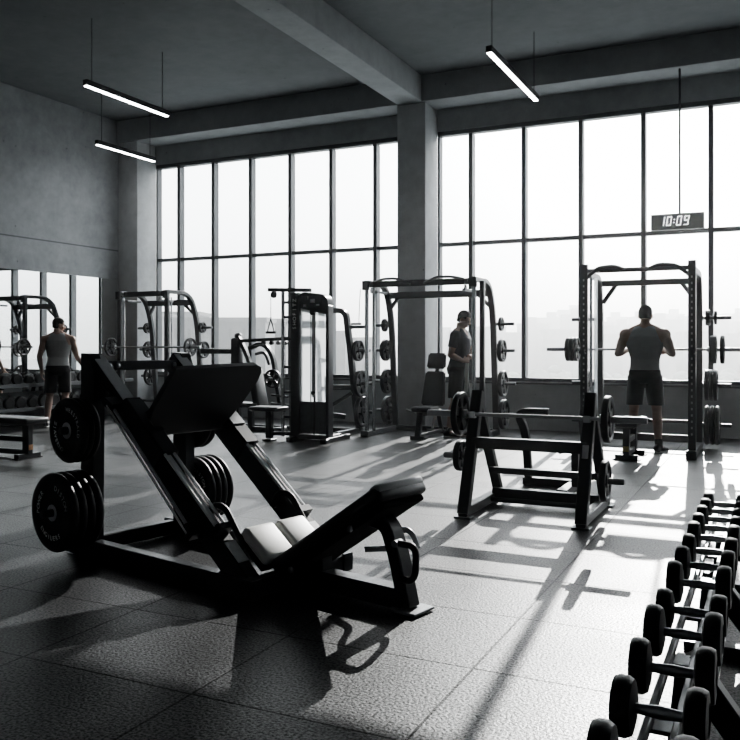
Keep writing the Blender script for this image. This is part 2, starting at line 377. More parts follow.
# ------------------------------------------------------------------ lights hanging in the room
def pendant(x, y0, y1, z, label):
    t = thing('pendant_light', label, 'light', (x, (y0 + y1) / 2, z), 0, 'linear pendant lights')
    L2 = (y1 - y0) / 2
    MB().box((0, 0, .045), (.075, 2 * L2, .075), .005).build('housing', M['frame'], t)
    MB().box((0, 0, .004), (.055, 2 * L2 - .03, .014), .003).build('diffuser', M['lamp'], t)
    for s in (-1, 1): MB().tube([(0, s * (L2 - .12), .08), (0, s * (L2 - .12), ZC - z)], .006, 6).build('hanging_wire', M['dark_steel'], t)
pendant(-7.9, 8.03, 9.65, 4.6, 'black linear pendant light, upper and longer of the two hanging near the left wall')
pendant(-10.0, 10.42, 11.85, 4.58, 'black linear pendant light close to the concrete left wall, lower and shorter one')
pendant(-2.9, 9.1, 11.2, 4.6, 'linear pendant light near the column, glowing white strip above the big windows')

def digital_clock():
    t = thing('wall_clock', 'grey digital clock hanging in front of the window, reading 10:09', 'clock', (-1.195, 12.2, 2.885))
    MB().box((0, 0, .11), (.69, .07, .22), .006).build('clock_case', M['panel'], t)
    MB().tube([(.03, 0, .22), (.03, 0, ZBEAM - 2.885)], .015, 8).build('hanging_rod', M['mullion'], t)
    d = MB(); H, W, T = .125, .06, .0095; sh = .16
    seg = {'0': 'abcdef', '1': 'bc', '9': 'abcdfg'}
    def quad(x0, x1, z0, z1):
        f = lambda x, z: (x + (z - H / 2) * sh, -.0375, z + .055)
        d.prism([f(x0, z0), f(x1, z0), f(x1, z1), f(x0, z1)], (0, .004, 0))
    h = H / 2
    for ch, x in (('1', -.225), ('0', -.135), ('0', -.005), ('9', .09)):
        g = .003
        for k in seg[ch]:
            if k == 'a': quad(x + g, x + W - g, H - T, H)
            if k == 'd': quad(x + g, x + W - g, 0, T)
            if k == 'g': quad(x + g, x + W - g, h - T / 2, h + T / 2)
            if k == 'b': quad(x + W - T, x + W, h + g, H - g)
            if k == 'c': quad(x + W - T, x + W, g, h - g)
            if k == 'e': quad(x, x + T, g, h - g)
            if k == 'f': quad(x, x + T, h + g, H - g)
    for z in (.035, .075): quad(-.045, -.033, z, z + .012)
    d.build('digits', M['digit'], t)
digital_clock()
# ------------------------------------------------------------------ weight plates, bars, dumbbells
PLATE = {}
def plate_meshes(kind, r, th):
    key = (kind, round(r, 3), round(th, 3))
    if key in PLATE: return PLATE[key]
    h = th / 2; res = []
    if kind == 'bumper':
        b = MB(); hr = .05
        b.lathe([(hr, -h * .8), (r * .74, -h * .8), (r * .78, -h), (r - h * .6, -h), (r - h * .15, -h * .55), (r, 0), (r - h * .15, h * .55), (r - h * .6, h), (r * .78, h), (r * .74, h * .8), (hr, h * .8)], n=48)
        res.append(('rubber', b.mesh('bumper_plate', 50), M['rubber']))
        c = MB(); c.lathe([(.027, -h * .88), (.05, -h * .88), (.05, h * .88), (.027, h * .88)], n=28); c.lathe([(.041, -h * .95), (.05, -h * .95), (.05, h * .95), (.041, h * .95)], n=28); res.append(('steel_hub', c.mesh('steel_hub'), M['strip']))
    else:
        b = MB(); k = 28
        b.lathe([(r * .80, -h * .7), (r * .86, -h), (r * .97, -h), (r, -h * .7), (r, h * .7), (r * .97, h), (r * .86, h), (r * .80, h * .7)], n=k)
        b.lathe([(.027, -h), (r * .3, -h), (r * .34, -h * .6), (r * .34, h * .6), (r * .3, h), (.027, h)], n=20)
        for i in range(5):
            a = 2 * PI * i / 5 + .3; d = V((0, math.cos(a), math.sin(a))); t = V((0, -math.sin(a), math.cos(a)))
            pts = [d * r * .31 + t * r * .17, d * r * .31 - t * r * .17, d * r * .83 - t * r * .26, d * r * .83 + t * r * .26]
            b.prism([p - V((h * .55, 0, 0)) for p in pts], (h * 1.1, 0, 0))
        res.append(('iron', b.mesh('grip_plate'), M['iron']))
    PLATE[key] = res; return res
def letters(o, r, th, words, side):
    """pale words bent round the face of a bumper plate; side = +1/-1 face of the local X axis"""
    for txt, mid, size, flip in words:
        mb = MB()
        if side < 0: mid = PI - mid
        def place(i, n, mid=mid, size=size, flip=flip):
            rr = r * .64; step = size * .74 / rr
            a = mid + (1 if flip else -1) * (i - (n - 1) / 2) * step * side
            up = V((0, math.cos(a), math.sin(a)))
            if flip: up = -up
            nrm = V((side, 0, 0)); right = up.cross(nrm)
            R3 = Matrix((right, up, nrm)).transposed().to_4x4(); R3.translation = V((side * (th * .4 + .0014), math.cos(a) * rr, math.sin(a) * rr)); return R3
        put_text(mb, txt, place, size, .034); mb.build('lettering', M['lettering'], o)
PLATE_GROUP = 'weight plates'
def plate(kind, r, th, loc, rotz, label, group=PLATE_GROUP):
    ms = plate_meshes(kind, r, th)
    o = link('bumper_plate' if kind == 'bumper' else 'weight_plate', ms[0][1], ms[0][2], None, loc, rotz); tag(o, label, 'weight plate', group)
    for n, me, mt in ms[1:]: link(n, me, mt, o)
    return o

def barbell(label, loc, length, sl, rotz=0., group=None, r=.014):
    t = thing('barbell', label, 'barbell', loc, rotz, group); h = length / 2; q = h - sl
    MB().tube([(-q, 0, 0), (q, 0, 0)], r, 14).build('shaft', M['steel'], t)
    for s in (-1, 1):
        MB().disc([(.034, 0), (.034, .03), (.0245, .032), (.0245, sl), (.02, sl + .004)], (s * q, 0, 0), (s, 0, 0), 18).build('sleeve', M['steel'], t)
    return t

DB = {}
def dumbbell(label, loc, r, length, rotz=0., group=None, style='round', tilt=0.):
    key = (round(r, 3), length, style); hl = length * .25
    if key not in DB:
        h = MB().disc([(.012, -length / 2 + hl), (.0135, -length * .12), (.0155, 0), (.0135, length * .12), (.012, length / 2 - hl)], n=12).mesh('handle')
        if style == 'round':
            a = MB().disc([(r * .55, 0), (r * .9, .006), (r, .018), (r, hl - .014), (r * .93, hl - .003), (r * .6, hl), (r * .56, hl - .004), (.01, hl - .004)], n=26).mesh('head', 40)
        DB[key] = (h, a)
    h, a = DB[key]; t = thing('dumbbell', label, 'dumbbell', loc, rotz, group); t.rotation_euler = (0, tilt, rotz)
    link('handle', h, M['steel'], t)
    for s in (-1, 1):
        c = link('head', a, M['rubber'], t, (s * (length / 2 - hl), 0, 0)); c.rotation_euler = (0, 0, 0 if s > 0 else PI)
    return t

# ------------------------------------------------------------------ leg press machine (foreground)
LPO, LPR = (-3.82, 4.285, 0), math.radians(-13)
def LP(s, w, z):
    c, sn = math.cos(LPR), math.sin(LPR); return (LPO[0] + s * c - w * sn, LPO[1] + s * sn + w * c, z)
def leg_press():
    t = thing('leg_press_machine', 'black angled leg press machine with a white padded seat in the foreground', 'exercise machine', LPO, LPR)
    F = M['frame']
    def bar(name, p0, p1, w, h, mat=F, up=(0, 0, 1), par=t): return MB().bar(p0, p1, w, h, up).build(name, mat, par)
    for s in (-1, 1):
        y = s * .36
        bar('base_rail', (-.06, y, .055), (1.58, y, .055), .075, .10)
        p = MB(); p.prism([(.045, y - s * .045, .1), (.175, y - s * .045, .1), (.185, y - s * .045, 1.12), (.13, y - s * .045, 1.245), (.045, y - s * .045, 1.25)], (0, s * .075, 0))
        p.build('rear_post', F, t)
        yr = s * .315
        # sloping rail, upper and lower ends
        r_ = MB().bar((.05, yr, 1.195), (1.50, yr, .025), .085, .135, (0, 0, 1)).build('guide_rail', F, t)
        d = V((1.45, 0, -1.17)).normalized(); n = V((-d.z, 0, d.x)); 
        P = lambda a, off, dy=0.: V((.05, yr + dy, 1.195)) + d * a + n * off
        MB().bar(P(.02, .071), P(.56, .071), .083, .006, n).build('lit_top_cover', M['lit_top'], r_)  # pale sheet standing in for the lit top of the rail
        MB().bar(P(.62, .071), P(1.50, .071), .028, .006, n).build('slide_strip', M['strip'], r_)
        for k in (-1, 1): MB().tube([P(.5, .083, k * .032), P(1.50, .083, k * .032)], .0095, 10).build('slide_rod', M['rod'], r_)
        for a in (.5, 1.5): MB().bar(P(a - .02, .088), P(a + .02, .088), .095, .045, n).build('rod_bracket', F, r_)
        MB().bar(P(1.58, .0715), P(1.72, .0715), .075, .006, n).build('white_label', M['white'], r_)
        for a in (.3, .36): MB().disc([(.0, 0), (.013, 0), (.013, .008), (.006, .012)], P(a, 0, -s * -.043), (0, s, 0), 10).build('bolt', M['dark_steel'], r_)
        # carriage sleeve running on the rail
        c_ = MB().bar(P(.46, .03), P(.92, .03), .12, .15, n, .012).build('carriage_sleeve', F, t)
        MB().bar(P(.48, .108), P(.76, .108), .10, .006, n).build('lit_edge', M['dark_steel'], c_)  # lit edge of the sleeve, put in as a lighter strip
        # safety rod on the outer side
        o_ = MB().tube([(.40, s * .415, .95), (1.13, s * .415, .30)], .011, 10).build('safety_rod', M['rod'], t)
        MB().tube([(.40, s * .445, .945), (1.13, s * .445, .295)], .007, 8).build('thin_rod', M['rod'], o_)
        MB().bar((.36, s * .40, .97), (.44, s * .40, .93), .09, .05).build('rod_clamp', F, o_)
        MB().bar((1.10, s * .40, .33), (1.16, s * .40, .275), .09, .05).build('rod_clamp', F, o_)
        # plate pegs
        for z, l in ((.785, .17), (.305, .29)):
            MB().disc([(.034, 0), (.034, .012), (.0235, .013), (.0235, l), (.018, l + .006)], (.11, s * .397, z), (0, s, 0), 16).build('plate_peg', M['dark_steel'], t)
        # curved hand grip at the lower end
        hp = fillet([(1.07, s * .255, .33), (1.12, s * .255, .42), (1.22, s * .255, .42), (1.36, s * .255, .235), (1.33, s * .255, .185)], .06, 5)
        g = MB().tube(hp, .019, 12, (0, 1, 0)).build('hand_grip', M['rubber'], t)
        MB().tube([(1.08, s * .315, .34), (1.08, s * .255, .34)], .02, 10).build('grip_pivot', M['dark_steel'], g)
        MB().box((-.02, s * .36, .014), (.12, .11, .012), .003).build('foot_pad', M['dark_steel'], t)
    bar('rear_crossbar', (.03, -.34, .055), (.03, .34, .055), .07, .09)
    tc = bar('top_crossbar', (.12, -.30, 1.17), (.12, .30, 1.17), .06, .06)
    for y in (-.26, -.2, .24): MB().disc([(.0, 0), (.016, 0), (.016, .01), (.008, .014)], (.151, y, 1.17), (1, 0, 0), 12).build('bolt', M['steel'], tc)
    bar('front_crossbar', (1.53, -.39, .055), (1.53, .39, .055), .08, .09)
    bar('spine', (1.50, 0, .06), (2.27, 0, .06), .10, .10)
    # foot plate with clipped corners, facing the seat
    dn = V((.22, 0, .385)).normalized(); pc = V((.66, 0, .78)); nn = V((dn.z, 0, -dn.x))
    poly = [(-.27, 0), (-.365, .10), (-.37, .17), (-.33, .36), (-.315, .44), (.30, .455), (.345, .44), (.365, .40), (.362, .34), (.30, .16), (.22, .03), (.19, 0)]
    fp = MB().prism([pc + dn * z + V((0, y, 0)) for y, z in poly], nn * -.035).build('foot_plate', M['vinyl'], t)
    MB().prism([pc + nn * -.037 + dn * (z * .9 + .02) + V((0, y * .9, 0)) for y, z in poly], nn * -.012).build('backing_plate', F, fp)
    for s in (-1, 1):
        MB().path([(.52, s * .30, .84), (.62, s * .28, .90), (.72, s * .22, 1.02)], .06, .05, (0, 1, 0)).build('plate_bracket', F, fp)
    bar('carriage_crossbar', (.60, -.30, .80), (.60, .30, .80), .06, .07)
    # seat
    sd = V((.235, 0, -.175)).normalized(); sn = V((-sd.z, 0, sd.x)); s0 = V((1.325, 0, .305))
    rotm = Matrix((sd, V((0, 1, 0)), sn)).transposed()
    sb = MB().box(s0 + sd * .125 - sn * .055, (.24, .47, .05), .02, rotm).build('seat_board', M['vinyl'], t)
    for y in (-.122, .122):
        MB().box(s0 + sd * .12 + V((0, y, 0)) - sn * .008, (.24, .222, .07), .026, rotm).build('seat_pad', M['vinyl_white'], t)
    # back rest
    b0, b1 = V((1.50, 0, .15)), V((2.215, 0, .628)); bd = (b1 - b0).normalized(); bn = V((-bd.z, 0, bd.x)); L = (b1 - b0).length
    rotb = Matrix((bd, V((0, 1, 0)), bn)).transposed()
    bp = MB().box(b0 + bd * (L / 2) - bn * .035, (L, .40, .085), .03, rotb).build('back_pad', M['vinyl'], t)
    MB().box(b0 + bd * (L * .5) - bn * .092, (L * .93, .33, .03), .006, rotb).build('back_board', M['matte'], bp)
    MB().box(b0 + bd * (L - .028) - bn * .012, (.062, .38, .052), .018, rotb).build('lit_end_cap', M['vinyl_lit'], bp)  # paler block stands in for light on the pad's end
    for a in (.06, .62): MB().disc([(0, 0), (.018, 0), (.018, .01), (.01, .014)], b0 + bd * (L * a + .05) - bn * .09 + V((0, -.166, 0)), (0, -1, 0), 12).build('bolt', M['steel'], bp)
    bar('seat_post', (1.70, 0, .10), (1.70, 0, .27), .085, .075, up=(1, 0, 0))
    bar('seat_bracket', (1.46, 0, .10), (1.74, 0, .22), .16, .05)
    # front support with its handle and the bent chrome lever
    lp = fillet([(2.04, 0, .43), (2.15, 0, .415), (2.21, 0, .26), (2.27, 0, .02)], .1, 6)
    MB().path(lp, .075, .09, (0, 1, 0)).build('front_leg', F, t)
    MB().box((2.285, 0, .014), (.16, .17, .014), .003).build('foot_pad', M['steel'], t)
    hg = MB().tube(fillet([(2.235, -.05, .335), (2.33, -.05, .335), (2.35, -.05, .30), (2.345, -.05, .20), (2.32, -.05, .165), (2.25, -.05, .165)], .03, 4), .017, 12, (0, 1, 0)).build('carry_handle', M['rubber'], t)
    MB().tube([(2.235, -.075, .335), (2.235, -.02, .335)], .018, 10).build('handle_bolt', M['steel'], hg)
    lv = fillet([(1.88, .14, .215), (2.05, .14, .245), (2.09, .14, .34), (2.16, .14, .36), (2.20, .14, .33), (2.225, .14, .27)], .04, 5)
    MB().path(lv, .03, .009, (0, 1, 0)).build('adjust_lever', M['rod'], t)
    MB().tube([(2.09, -.1, .44), (2.09, .16, .44)], .016, 10).build('hinge_pin', M['steel'], t)
    return t
leg_press()
ordw = ['outermost', 'second from outside', 'third from outside', 'innermost']
def lp_stack(side, z, n, r, th, start, lab, lettering):
    for i in range(n):                       # i = 0 innermost
        w = side * (start + th * (i + .5)); k = n - 1 - i
        nm = 'innermost' if i == n - 1 - (n - 1) and n - 1 == k else ordw[k]
        p = plate('bumper', r, th - .003, LP(.11, w, z), LPR + PI / 2, '%s black bumper plate on %s' % (nm, lab), 'bumper plates on the leg press')
        if lettering and (k == 0 or (side > 0 and i == 0)):
            sd = side if k == 0 else -1
            letters(p, r, th, lettering, sd)
# local +X of a plate turned by 90 degrees points along +w
# (angles are measured in the plate's Y-Z plane; seen from outside on the near side +Y runs to the left... )
lp_stack(-1, .785, 3, .197, .040, .412, 'the near upper peg of the leg press', [('WEESTRALD', math.radians(38), .036, False), ('ZJAVERNO', math.radians(205), .036, True)])
lp_stack(-1, .305, 4, .236, .054, .412, 'the near lower peg of the leg press', [('DISTON', math.radians(45), .042, False), ('POWER', math.radians(160), .042, False), ('ENGIUERS', math.radians(262), .040, True)])
lp_stack(1, .785, 2, .195, .045, .412, 'the far upper peg of the leg press', [('DISTON', math.radians(250), .036, True), ('POWER', math.radians(40), .036, False)])
lp_stack(1, .305, 4, .225, .052, .412, 'the far lower peg of the leg press', [('DISTON', math.radians(45), .038, False), ('ENGIUERS', math.radians(262), .036, True)])
# ------------------------------------------------------------------ bench press rack (A-frame) with its bar
def bench_rack():
    cx, cy = -1.635, 6.45
    t = thing('bench_press_rack', 'low black A-frame bench press rack holding a loaded bar, in the middle of the floor', 'weight rack', (cx, cy, 0)); F = M['frame']
    for s in (-1, 1):
        x = -.465 if s < 0 else .41
        u = MB().bar((x, -.48, .03), (x, -.13, .935), .085, .075, (0, 1, 0)).build('upright', F, t)
        MB().bar((x, -.16, .90), (x, .43, .04), .075, .065, (0, 1, 0)).build('rear_leg', F, t)
        MB().bar((x, -.50, .05), (x, .50, .05), .07, .07).build('side_foot', F, t)
        for y in (-.47, .46): MB().box((x, y, .008), (.13, .1, .014), .003).build('foot_pad', M['dark_steel'], t)
        MB().path([(x, -.17, .742), (x, -.287, .742), (x, -.287, .785)], .012, .05, (1, 0, 0), .002).build('bar_hook', M['steel'], u)
        y, z = (-.27, .44) if s < 0 else (-.08, .29)
        MB().disc([(.036, 0), (.036, .012), (.0235, .013), (.0235, .19), (.018, .196)], (x + s * .037, y, z), (s, 0, 0), 16).build('plate_peg', M['dark_steel'], t)
        if s > 0: MB().box((x, -.292 - .045, .53), (.045, .006, .10), .001, Euler((-.37, 0, 0)).to_matrix()).build('white_label', M['white'], u)
    MB().bar((-.45, -.28, .55), (.41, -.28, .55), .07, .085).build('upper_crossbar', F, t)
    MB().bar((-.45, .13, .285), (.41, .13, .285), .06, .05).build('middle_crossbar', F, t)
    MB().bar((-.45, .22, .085), (.41, .22, .085), .07, .085).build('lower_crossbar', F, t)
    MB().tube([(-.45, .10, .05), (.41, .10, .05)], .02, 10).build('floor_crossbar', M['frame2'], t)
bench_rack()
barbell('steel barbell resting in the hooks of the A-frame bench press rack', (-1.640, 6.189, .7640), 1.66, .325, group=None, r=.0145)
plate('iron', .17, .045, (-2.202, 6.189, .7640), 0, 'round iron plate on the bar of the A-frame rack, at the left end')
plate('iron', .17, .045, (-1.078, 6.189, .7640), 0, 'round iron plate on the bar of the A-frame rack, at the right end')
plate('iron', .118, .045, (-2.20, 6.18, .44), 0, 'small iron plate on the low storage peg of the A-frame rack, left side')
plate('iron', .155, .045, (-1.13, 6.37, .29), 0, 'iron plate on the low storage peg of the A-frame rack, right side')

# low stand with a curved post behind the rack
def low_stand():
    t = thing('bench_support_stand', 'low black stand with one curved post, standing behind the A-frame bench press rack', 'stand', (-1.9, 7.5, 0)); F = M['frame']
    MB().path(fillet([(.10, -.12, .70), (-.19, -.12, .70), (-.14, .0, .52), (-.15, .14, .08)], .12, 6), .07, .06, (0, 1, 0)).build('curved_post', F, t)
    MB().bar((-.20, .15, .04), (.36, .15, .04), .08, .07).build('rear_foot', F, t)
    MB().bar((.27, -.36, .035), (.27, .28, .035), .09, .06).build('floor_beam', M['frame2'], t)
    MB().bar((.33, -.10, .06), (.33, -.10, .44), .06, .06, (0, 1, 0)).build('straight_post', F, t)
    MB().tube([(.33, -.12, .39), (.19, -.12, .36)], .022, 12).build('side_peg', F, t)
low_stand()

# ------------------------------------------------------------------ flat benches
def flat_bench(label, loc, rotz, L, W, H, sticker):
    t = thing('flat_bench', label, 'bench', loc, rotz); F = M['frame']
    MB().box((0, 0, H - .035), (L, W, .07), .025).build('pad', M['vinyl'], t)
    MB().box((0, 0, H - .078), (L * .93, W * .7, .018), .003).build('pad_board', F, t)
    for s in (-1, 1):
        x = s * (L / 2 - .16)
        l = MB().bar((x, 0, .05), (x, 0, H - .085), .10, .07, (0, 1, 0)).build('leg', F, t)
        MB().bar((x, -W * .46, .03), (x, W * .46, .03), .075, .06).build('foot_bar', F, t)
        for y in (-1, 1): MB().box((x, y * W * .44, .006), (.09, .06, .012), .002).build('rubber_foot', M['rubber'], t)
        if sticker and s == sticker[0]: MB().box((x + sticker[0] * .0525, 0, .13), (.004, .06, .06), .001).build('label_sticker', M[sticker[1]], l)
    MB().bar((-L / 2 + .16, 0, .22), (L / 2 - .16, 0, .22), .05, .06).build('long_beam', F, t)
    MB().bar((-L / 2 + .16, 0, .07), (L / 2 - .16, 0, .07), .05, .06).build('long_beam', F, t)
    return t
flat_bench('black flat bench at the left edge, in front of the man by the dumbbells', (-8.20, 6.95, 0), 0, 1.30, .34, .47, (1, 'orange'))
flat_bench('black flat bench inside the rack, straddled by the man in grey', (-1.50, 10.05, 0), -PI / 2, .86, .27, .45, (1, 'yellow'))

# ------------------------------------------------------------------ cable racks with curved rear uprights
def cable_rack(label, loc, hw, h, chrome, pulley=True, depth=.95):
    t = thing('cable_rack', label, 'exercise machine', loc, 0, None); F = M['frame2']; yf, yr = -depth / 2, depth / 2
    for s in (-1, 1):
        x = s * hw
        if chrome:
            u = MB().tube([(x, yf, .07), (x, yf, h - .03)], .03, 16).build('guide_rod', M['chrome'], t)
            if s < 0: MB().tube([(x + .11, yf, .07), (x + .11, yf, h - .1)], .024, 14).build('guide_rod', M['chrome'], t)
            else: MB().bar((x + .10, yf + .05, .06), (x + .10, yf + .05, h - .05), .065, .06, (0, 1, 0)).build('front_post', F, t)
        else:
            u = MB().bar((x, yf, .06), (x, yf, h - .0), .075, .065, (0, 1, 0)).build('front_post', F, t)
            MB().tube([(x + .075, yf + .02, .07), (x + .075, yf + .02, h - .12)], .013, 10).build('guide_rod', M['chrome'], t)
        ru = fillet([(x, yf - .01, h - .02), (x, yr - .30, h - .02), (x, yr - .10, h - .5), (x, yr + .06, .05)], .26, 8)
        MB().path(ru, .06, .085, (1, 0, 0)).build('curved_upright', F, t)
        MB().bar((x, yf - .06, .04), (x, yr + .12, .04), .075, .07).build('base_beam', F, t)
        MB().box((x, yf - .03, .04), (.12, .13, .08), .01).build('front_foot', F, t)
        MB().bar((x - s * .15, yf, h - .16), (x - s * .15, yf + .34, h - .16), .035, .035).build('pulley_arm', F, t)
        if pulley:
            p = MB().bar((x, yf - .035, h - .13), (x, yf - .035, h - .0), .10, .07, (0, 1, 0), .012).build('pulley_box', F, t)
            for z in (.05, .14): MB().disc([(.03, 0), (.042, .004), (.036, .012), (.042, .02), (.03, .024)], (x - s * .09, yf - .05, h - z), (-s, 0, 0), 14).build('pulley_wheel', M['dark_steel'], p)
        for z in (1.60, 1.22, .745, .30):
            y = yr - .10 + .16 * (1 - (z - .05) / (h - .55))
            MB().disc([(.034, 0), (.034, .012), (.0235, .013), (.0235, .27), (.018, .276)], (x + s * .032, y, z), (s, 0, 0), 14).build('plate_peg', M['dark_steel'], t)
        # bent pull-up grip
        g = fillet([(x - s * .10, yf, h - .03), (x - s * .28, yf - .08, h + .015), (x - s * .50, yf - .10, h + .015), (x - s * .70, yf - .06, h - .06)], .07, 5)
        if chrome: MB().tube(g, .019, 10).build('pull_up_grip', M['dark_steel'], t)
    MB().bar((-hw, yf, h - .05), (hw, yf, h - .05), .075, .085).build('top_beam', F, t)
    MB().bar((-hw, yr - .22, h - .17), (hw, yr - .22, h - .17), .07, .10).build('rear_beam', F, t)
    for s in (-1, 1): MB().bar((s * (hw - .02), yr - .17, h - .36), (s * (hw - .17), yr - .22, h - .20), .05, .05, (0, 1, 0)).build('corner_brace', F, t)
    MB().bar((-hw, yr + .04, .045), (hw, yr + .04, .045), .07, .07).build('rear_base_beam', F, t)
    return t
def peg_y(loc, z, h=2.22, depth=.95): yr = depth / 2; return loc[1] + yr - .10 + .16 * (1 - (z - .05) / (h - .55))
B = (-4.43, 11.22, 0)
rack_b = cable_rack('cable rack with chrome guide rods in front of the concrete column, man standing inside', B, .80, 2.21, True)
heights = ['top', 'second', 'third', 'lowest']
for s, side in ((-1, 'column side'), (1, 'window side')):
    for k, (z, r) in enumerate(((1.60, .10), (1.22, .165), (.745, .19), (.30, .215))):
        plate('iron', r, .06 if k else .04, (B[0] + s * (.80 + .032 + .085), peg_y(B, z, 2.21), z), 0, 'iron plate on the %s peg, %s of the cable rack by the column' % (heights[k], side), 'plates on the cable rack by the column')
# dangling cable of the rack and its grip
MB().tube([(-.865, -.55, 2.10), (-.875, -.56, 1.85), (-.885, -.56, 1.648)], .006, 6).build('cable', M['steel'], rack_b)
th_ = thing('cable_grip', 'small straight grip hanging on the cable of the cable rack by the column', 'handle', (-4.43 - .93, 10.66, 1.60))
MB().tube([(-.07, 0, 0), (.08, 0, 0)], .016, 10).build('grip_bar', M['dark_steel'], th_)
MB().tube([(.045, 0, 0), (.045, 0, .035)], .007, 6).build('clip', M['steel'], th_)

C_ = (-9.48, 11.40, 0)
rack_c = cable_rack('cable rack with a bar across it, farthest back in the corner by the mirror', C_, .50, 2.20, False, depth=.90)
barbell('thin barbell across the corner cable rack behind the leg press', (-9.25, 10.84, 1.265), 2.05, .30)
plate('iron', .155, .04, (-10.07, 10.84, 1.265), 0, 'iron plate on the bar of the corner cable rack, mirror end')
plate('iron', .155, .04, (-8.42, 10.84, 1.265), 0, 'iron plate on the bar of the corner cable rack, window end')
for s, side in ((-1, 'mirror side'), (1, 'window side')):
    for k, (z, r) in enumerate(((1.60, .095), (1.22, .15), (.745, .17), (.30, .19))):
        if k == 3: continue
        plate('iron', r, .05, (C_[0] + s * (.50 + .032 + .07), peg_y(C_, z, 2.20, .90), z), 0, 'iron plate on the %s peg, %s of the corner cable rack' % (heights[k], side), 'plates on the corner cable rack')

# ------------------------------------------------------------------ square-post power rack at the window (man in grey inside)
def power_rack():
    cx, cy = -1.455, 10.78; t = thing('power_rack', 'tall square-post power rack before the big windows, man in grey standing inside', 'weight rack', (cx, cy, 0)); F = M['frame2']
    yf, yr = -.53, .50; hw = .61; h = 2.27
    for s in (-1, 1):
        x = s * hw
        hb = MB().bar((x, yf, .06), (x, yf, h), .085, .08, (0, 1, 0)); nf = len(hb.bm.faces)
        for i in range(26): hb.box((x - s * .0, yf - .041, .28 + i * .072), (.018, .003, .026), 0)
        for i in range(26): hb.box((x - s * .043, yf, .28 + i * .072), (.003, .022, .026), 0)
        u = hb.build('front_post', F, t); u.data.materials.append(M['steel'])
        for q in u.data.polygons:
            if q.index >= nf: q.material_index = 1
        ru = fillet([(x, yf + .05, h - .10), (x, yr - .10, h - .10), (x, yr, h - .45), (x, yr, .05)], .18, 6)
        MB().path(ru, .075, .075, (1, 0, 0)).build('rear_post', F, t)
        MB().bar((x, yf - .10, .045), (x, yr + .1, .045), .08, .075).build('base_beam', F, t)
        MB().box((x, yf - .10, .05), (.115, .12, .10), .01).build('front_foot', F, t)
        g = fillet([(x - s * .03, yf, h - .16), (x - s * .17, yf - .05, h - .05), (x - s * .36, yf - .06, h - .035), (x - s * .47, yf - .02, h - .08)], .05, 4)
        MB().tube(g, .023, 10).build('pull_up_grip', F, t)
        MB().bar((x - s * .04, yr - .02, h - .42), (x - s * .20, yr - .02, h - .19), .05, .06, (0, 1, 0)).build('corner_brace', F, t)
        MB().tube([(x - s * .04, yf + .20, .10), (x - s * .04, yf + .20, h - .14)], .018, 12).build('guide_rod', M['chrome'], t)
        MB().path([(x, yf - .04, 1.20), (x, yf - .12, 1.20), (x, yf - .12, 1.25)], .015, .06, (1, 0, 0), .002).build('spotter_hook', F, u)
        for z in (1.64, .80, .30):
            MB().disc([(.036, 0), (.036, .012), (.0235, .013), (.0235, .33), (.018, .336)], (x + s * .036, yr, z), (s, 0, 0), 14).build('plate_peg', M['dark_steel'], t)
    sh = MB().box((-hw + .07, yf + .36, 1.18), (.03, .10, 1.9), .008).build('weight_shroud', M['shroud'], t)
    MB().bar((-hw, yf, h - .08), (hw, yf, h - .08), .05, .05).build('top_bar', F, t)
    MB().bar((-hw, yr - .02, h - .165), (hw, yr - .02, h - .165), .07, .075).build('rear_beam', F, t)
    MB().bar((-hw, yr, .33), (hw, yr, .33), .04, .04).build('rear_rail', F, t)
    MB().bar((-hw, yr, .115), (hw, yr, .115), .06, .09).build('rear_base_beam', F, t)
power_rack()
BY, BZ = 10.86, 1.245
barbell('long barbell held by the man in grey inside the power rack', (-1.455, BY, BZ), 2.42, .48)
for k, x in enumerate((.835, .885, .935)):
    plate('iron', .155, .045, (-1.455 - x, BY, BZ), 0, ['iron plate on the long barbell, left end, innermost of three', 'iron plate on the long barbell, left end, middle of three', 'iron plate on the long barbell, left end, outermost of three'][k], 'plates on the long barbell')
for k, (x, th2) in enumerate(((.80, .07), (.90, .045))):
    plate('iron', .17, th2, (-1.455 + x, BY, BZ), 0, ['thick iron plate on the long barbell, right end, next to the post', 'thin iron plate on the long barbell, right end, outer one'][k], 'plates on the long barbell')
ry = 10.78 + .50
for k, (x, z, r, th2, lab) in enumerate((
        (-.79, .80, .165, .05, 'iron plate on the middle peg, left side of the power rack'),
        (-.76, .30, .245, .05, 'large iron plate on the lowest peg, left side of the power rack, inner one'),
        (-.82, .30, .245, .05, 'large iron plate on the lowest peg, left side of the power rack, outer one'),
        (.71, 1.64, .10, .05, 'small iron plate on the top peg, right side of the power rack, inner one'),
        (.80, 1.64, .085, .03, 'small iron plate on the top peg, right side of the power rack, outer one'),
        (.70, .80, .195, .045, 'iron plate on the middle peg, right side of the power rack, inner of three'),
        (.75, .80, .195, .045, 'iron plate on the middle peg, right side of the power rack, middle of three'),
        (.80, .80, .195, .045, 'iron plate on the middle peg, right side of the power rack, outer of three'),
        (.70, .30, .245, .055, 'large iron plate on the lowest peg, right side of the power rack, inner of three'),
        (.76, .30, .245, .055, 'large iron plate on the lowest peg, right side of the power rack, middle of three'),
        (.82, .30, .245, .055, 'large iron plate on the lowest peg, right side of the power rack, outer of three'))):
    plate('bumper' if r > .24 else 'iron', r, th2, (-1.455 + x, ry, z), 0, lab, 'plates stored on the power rack')

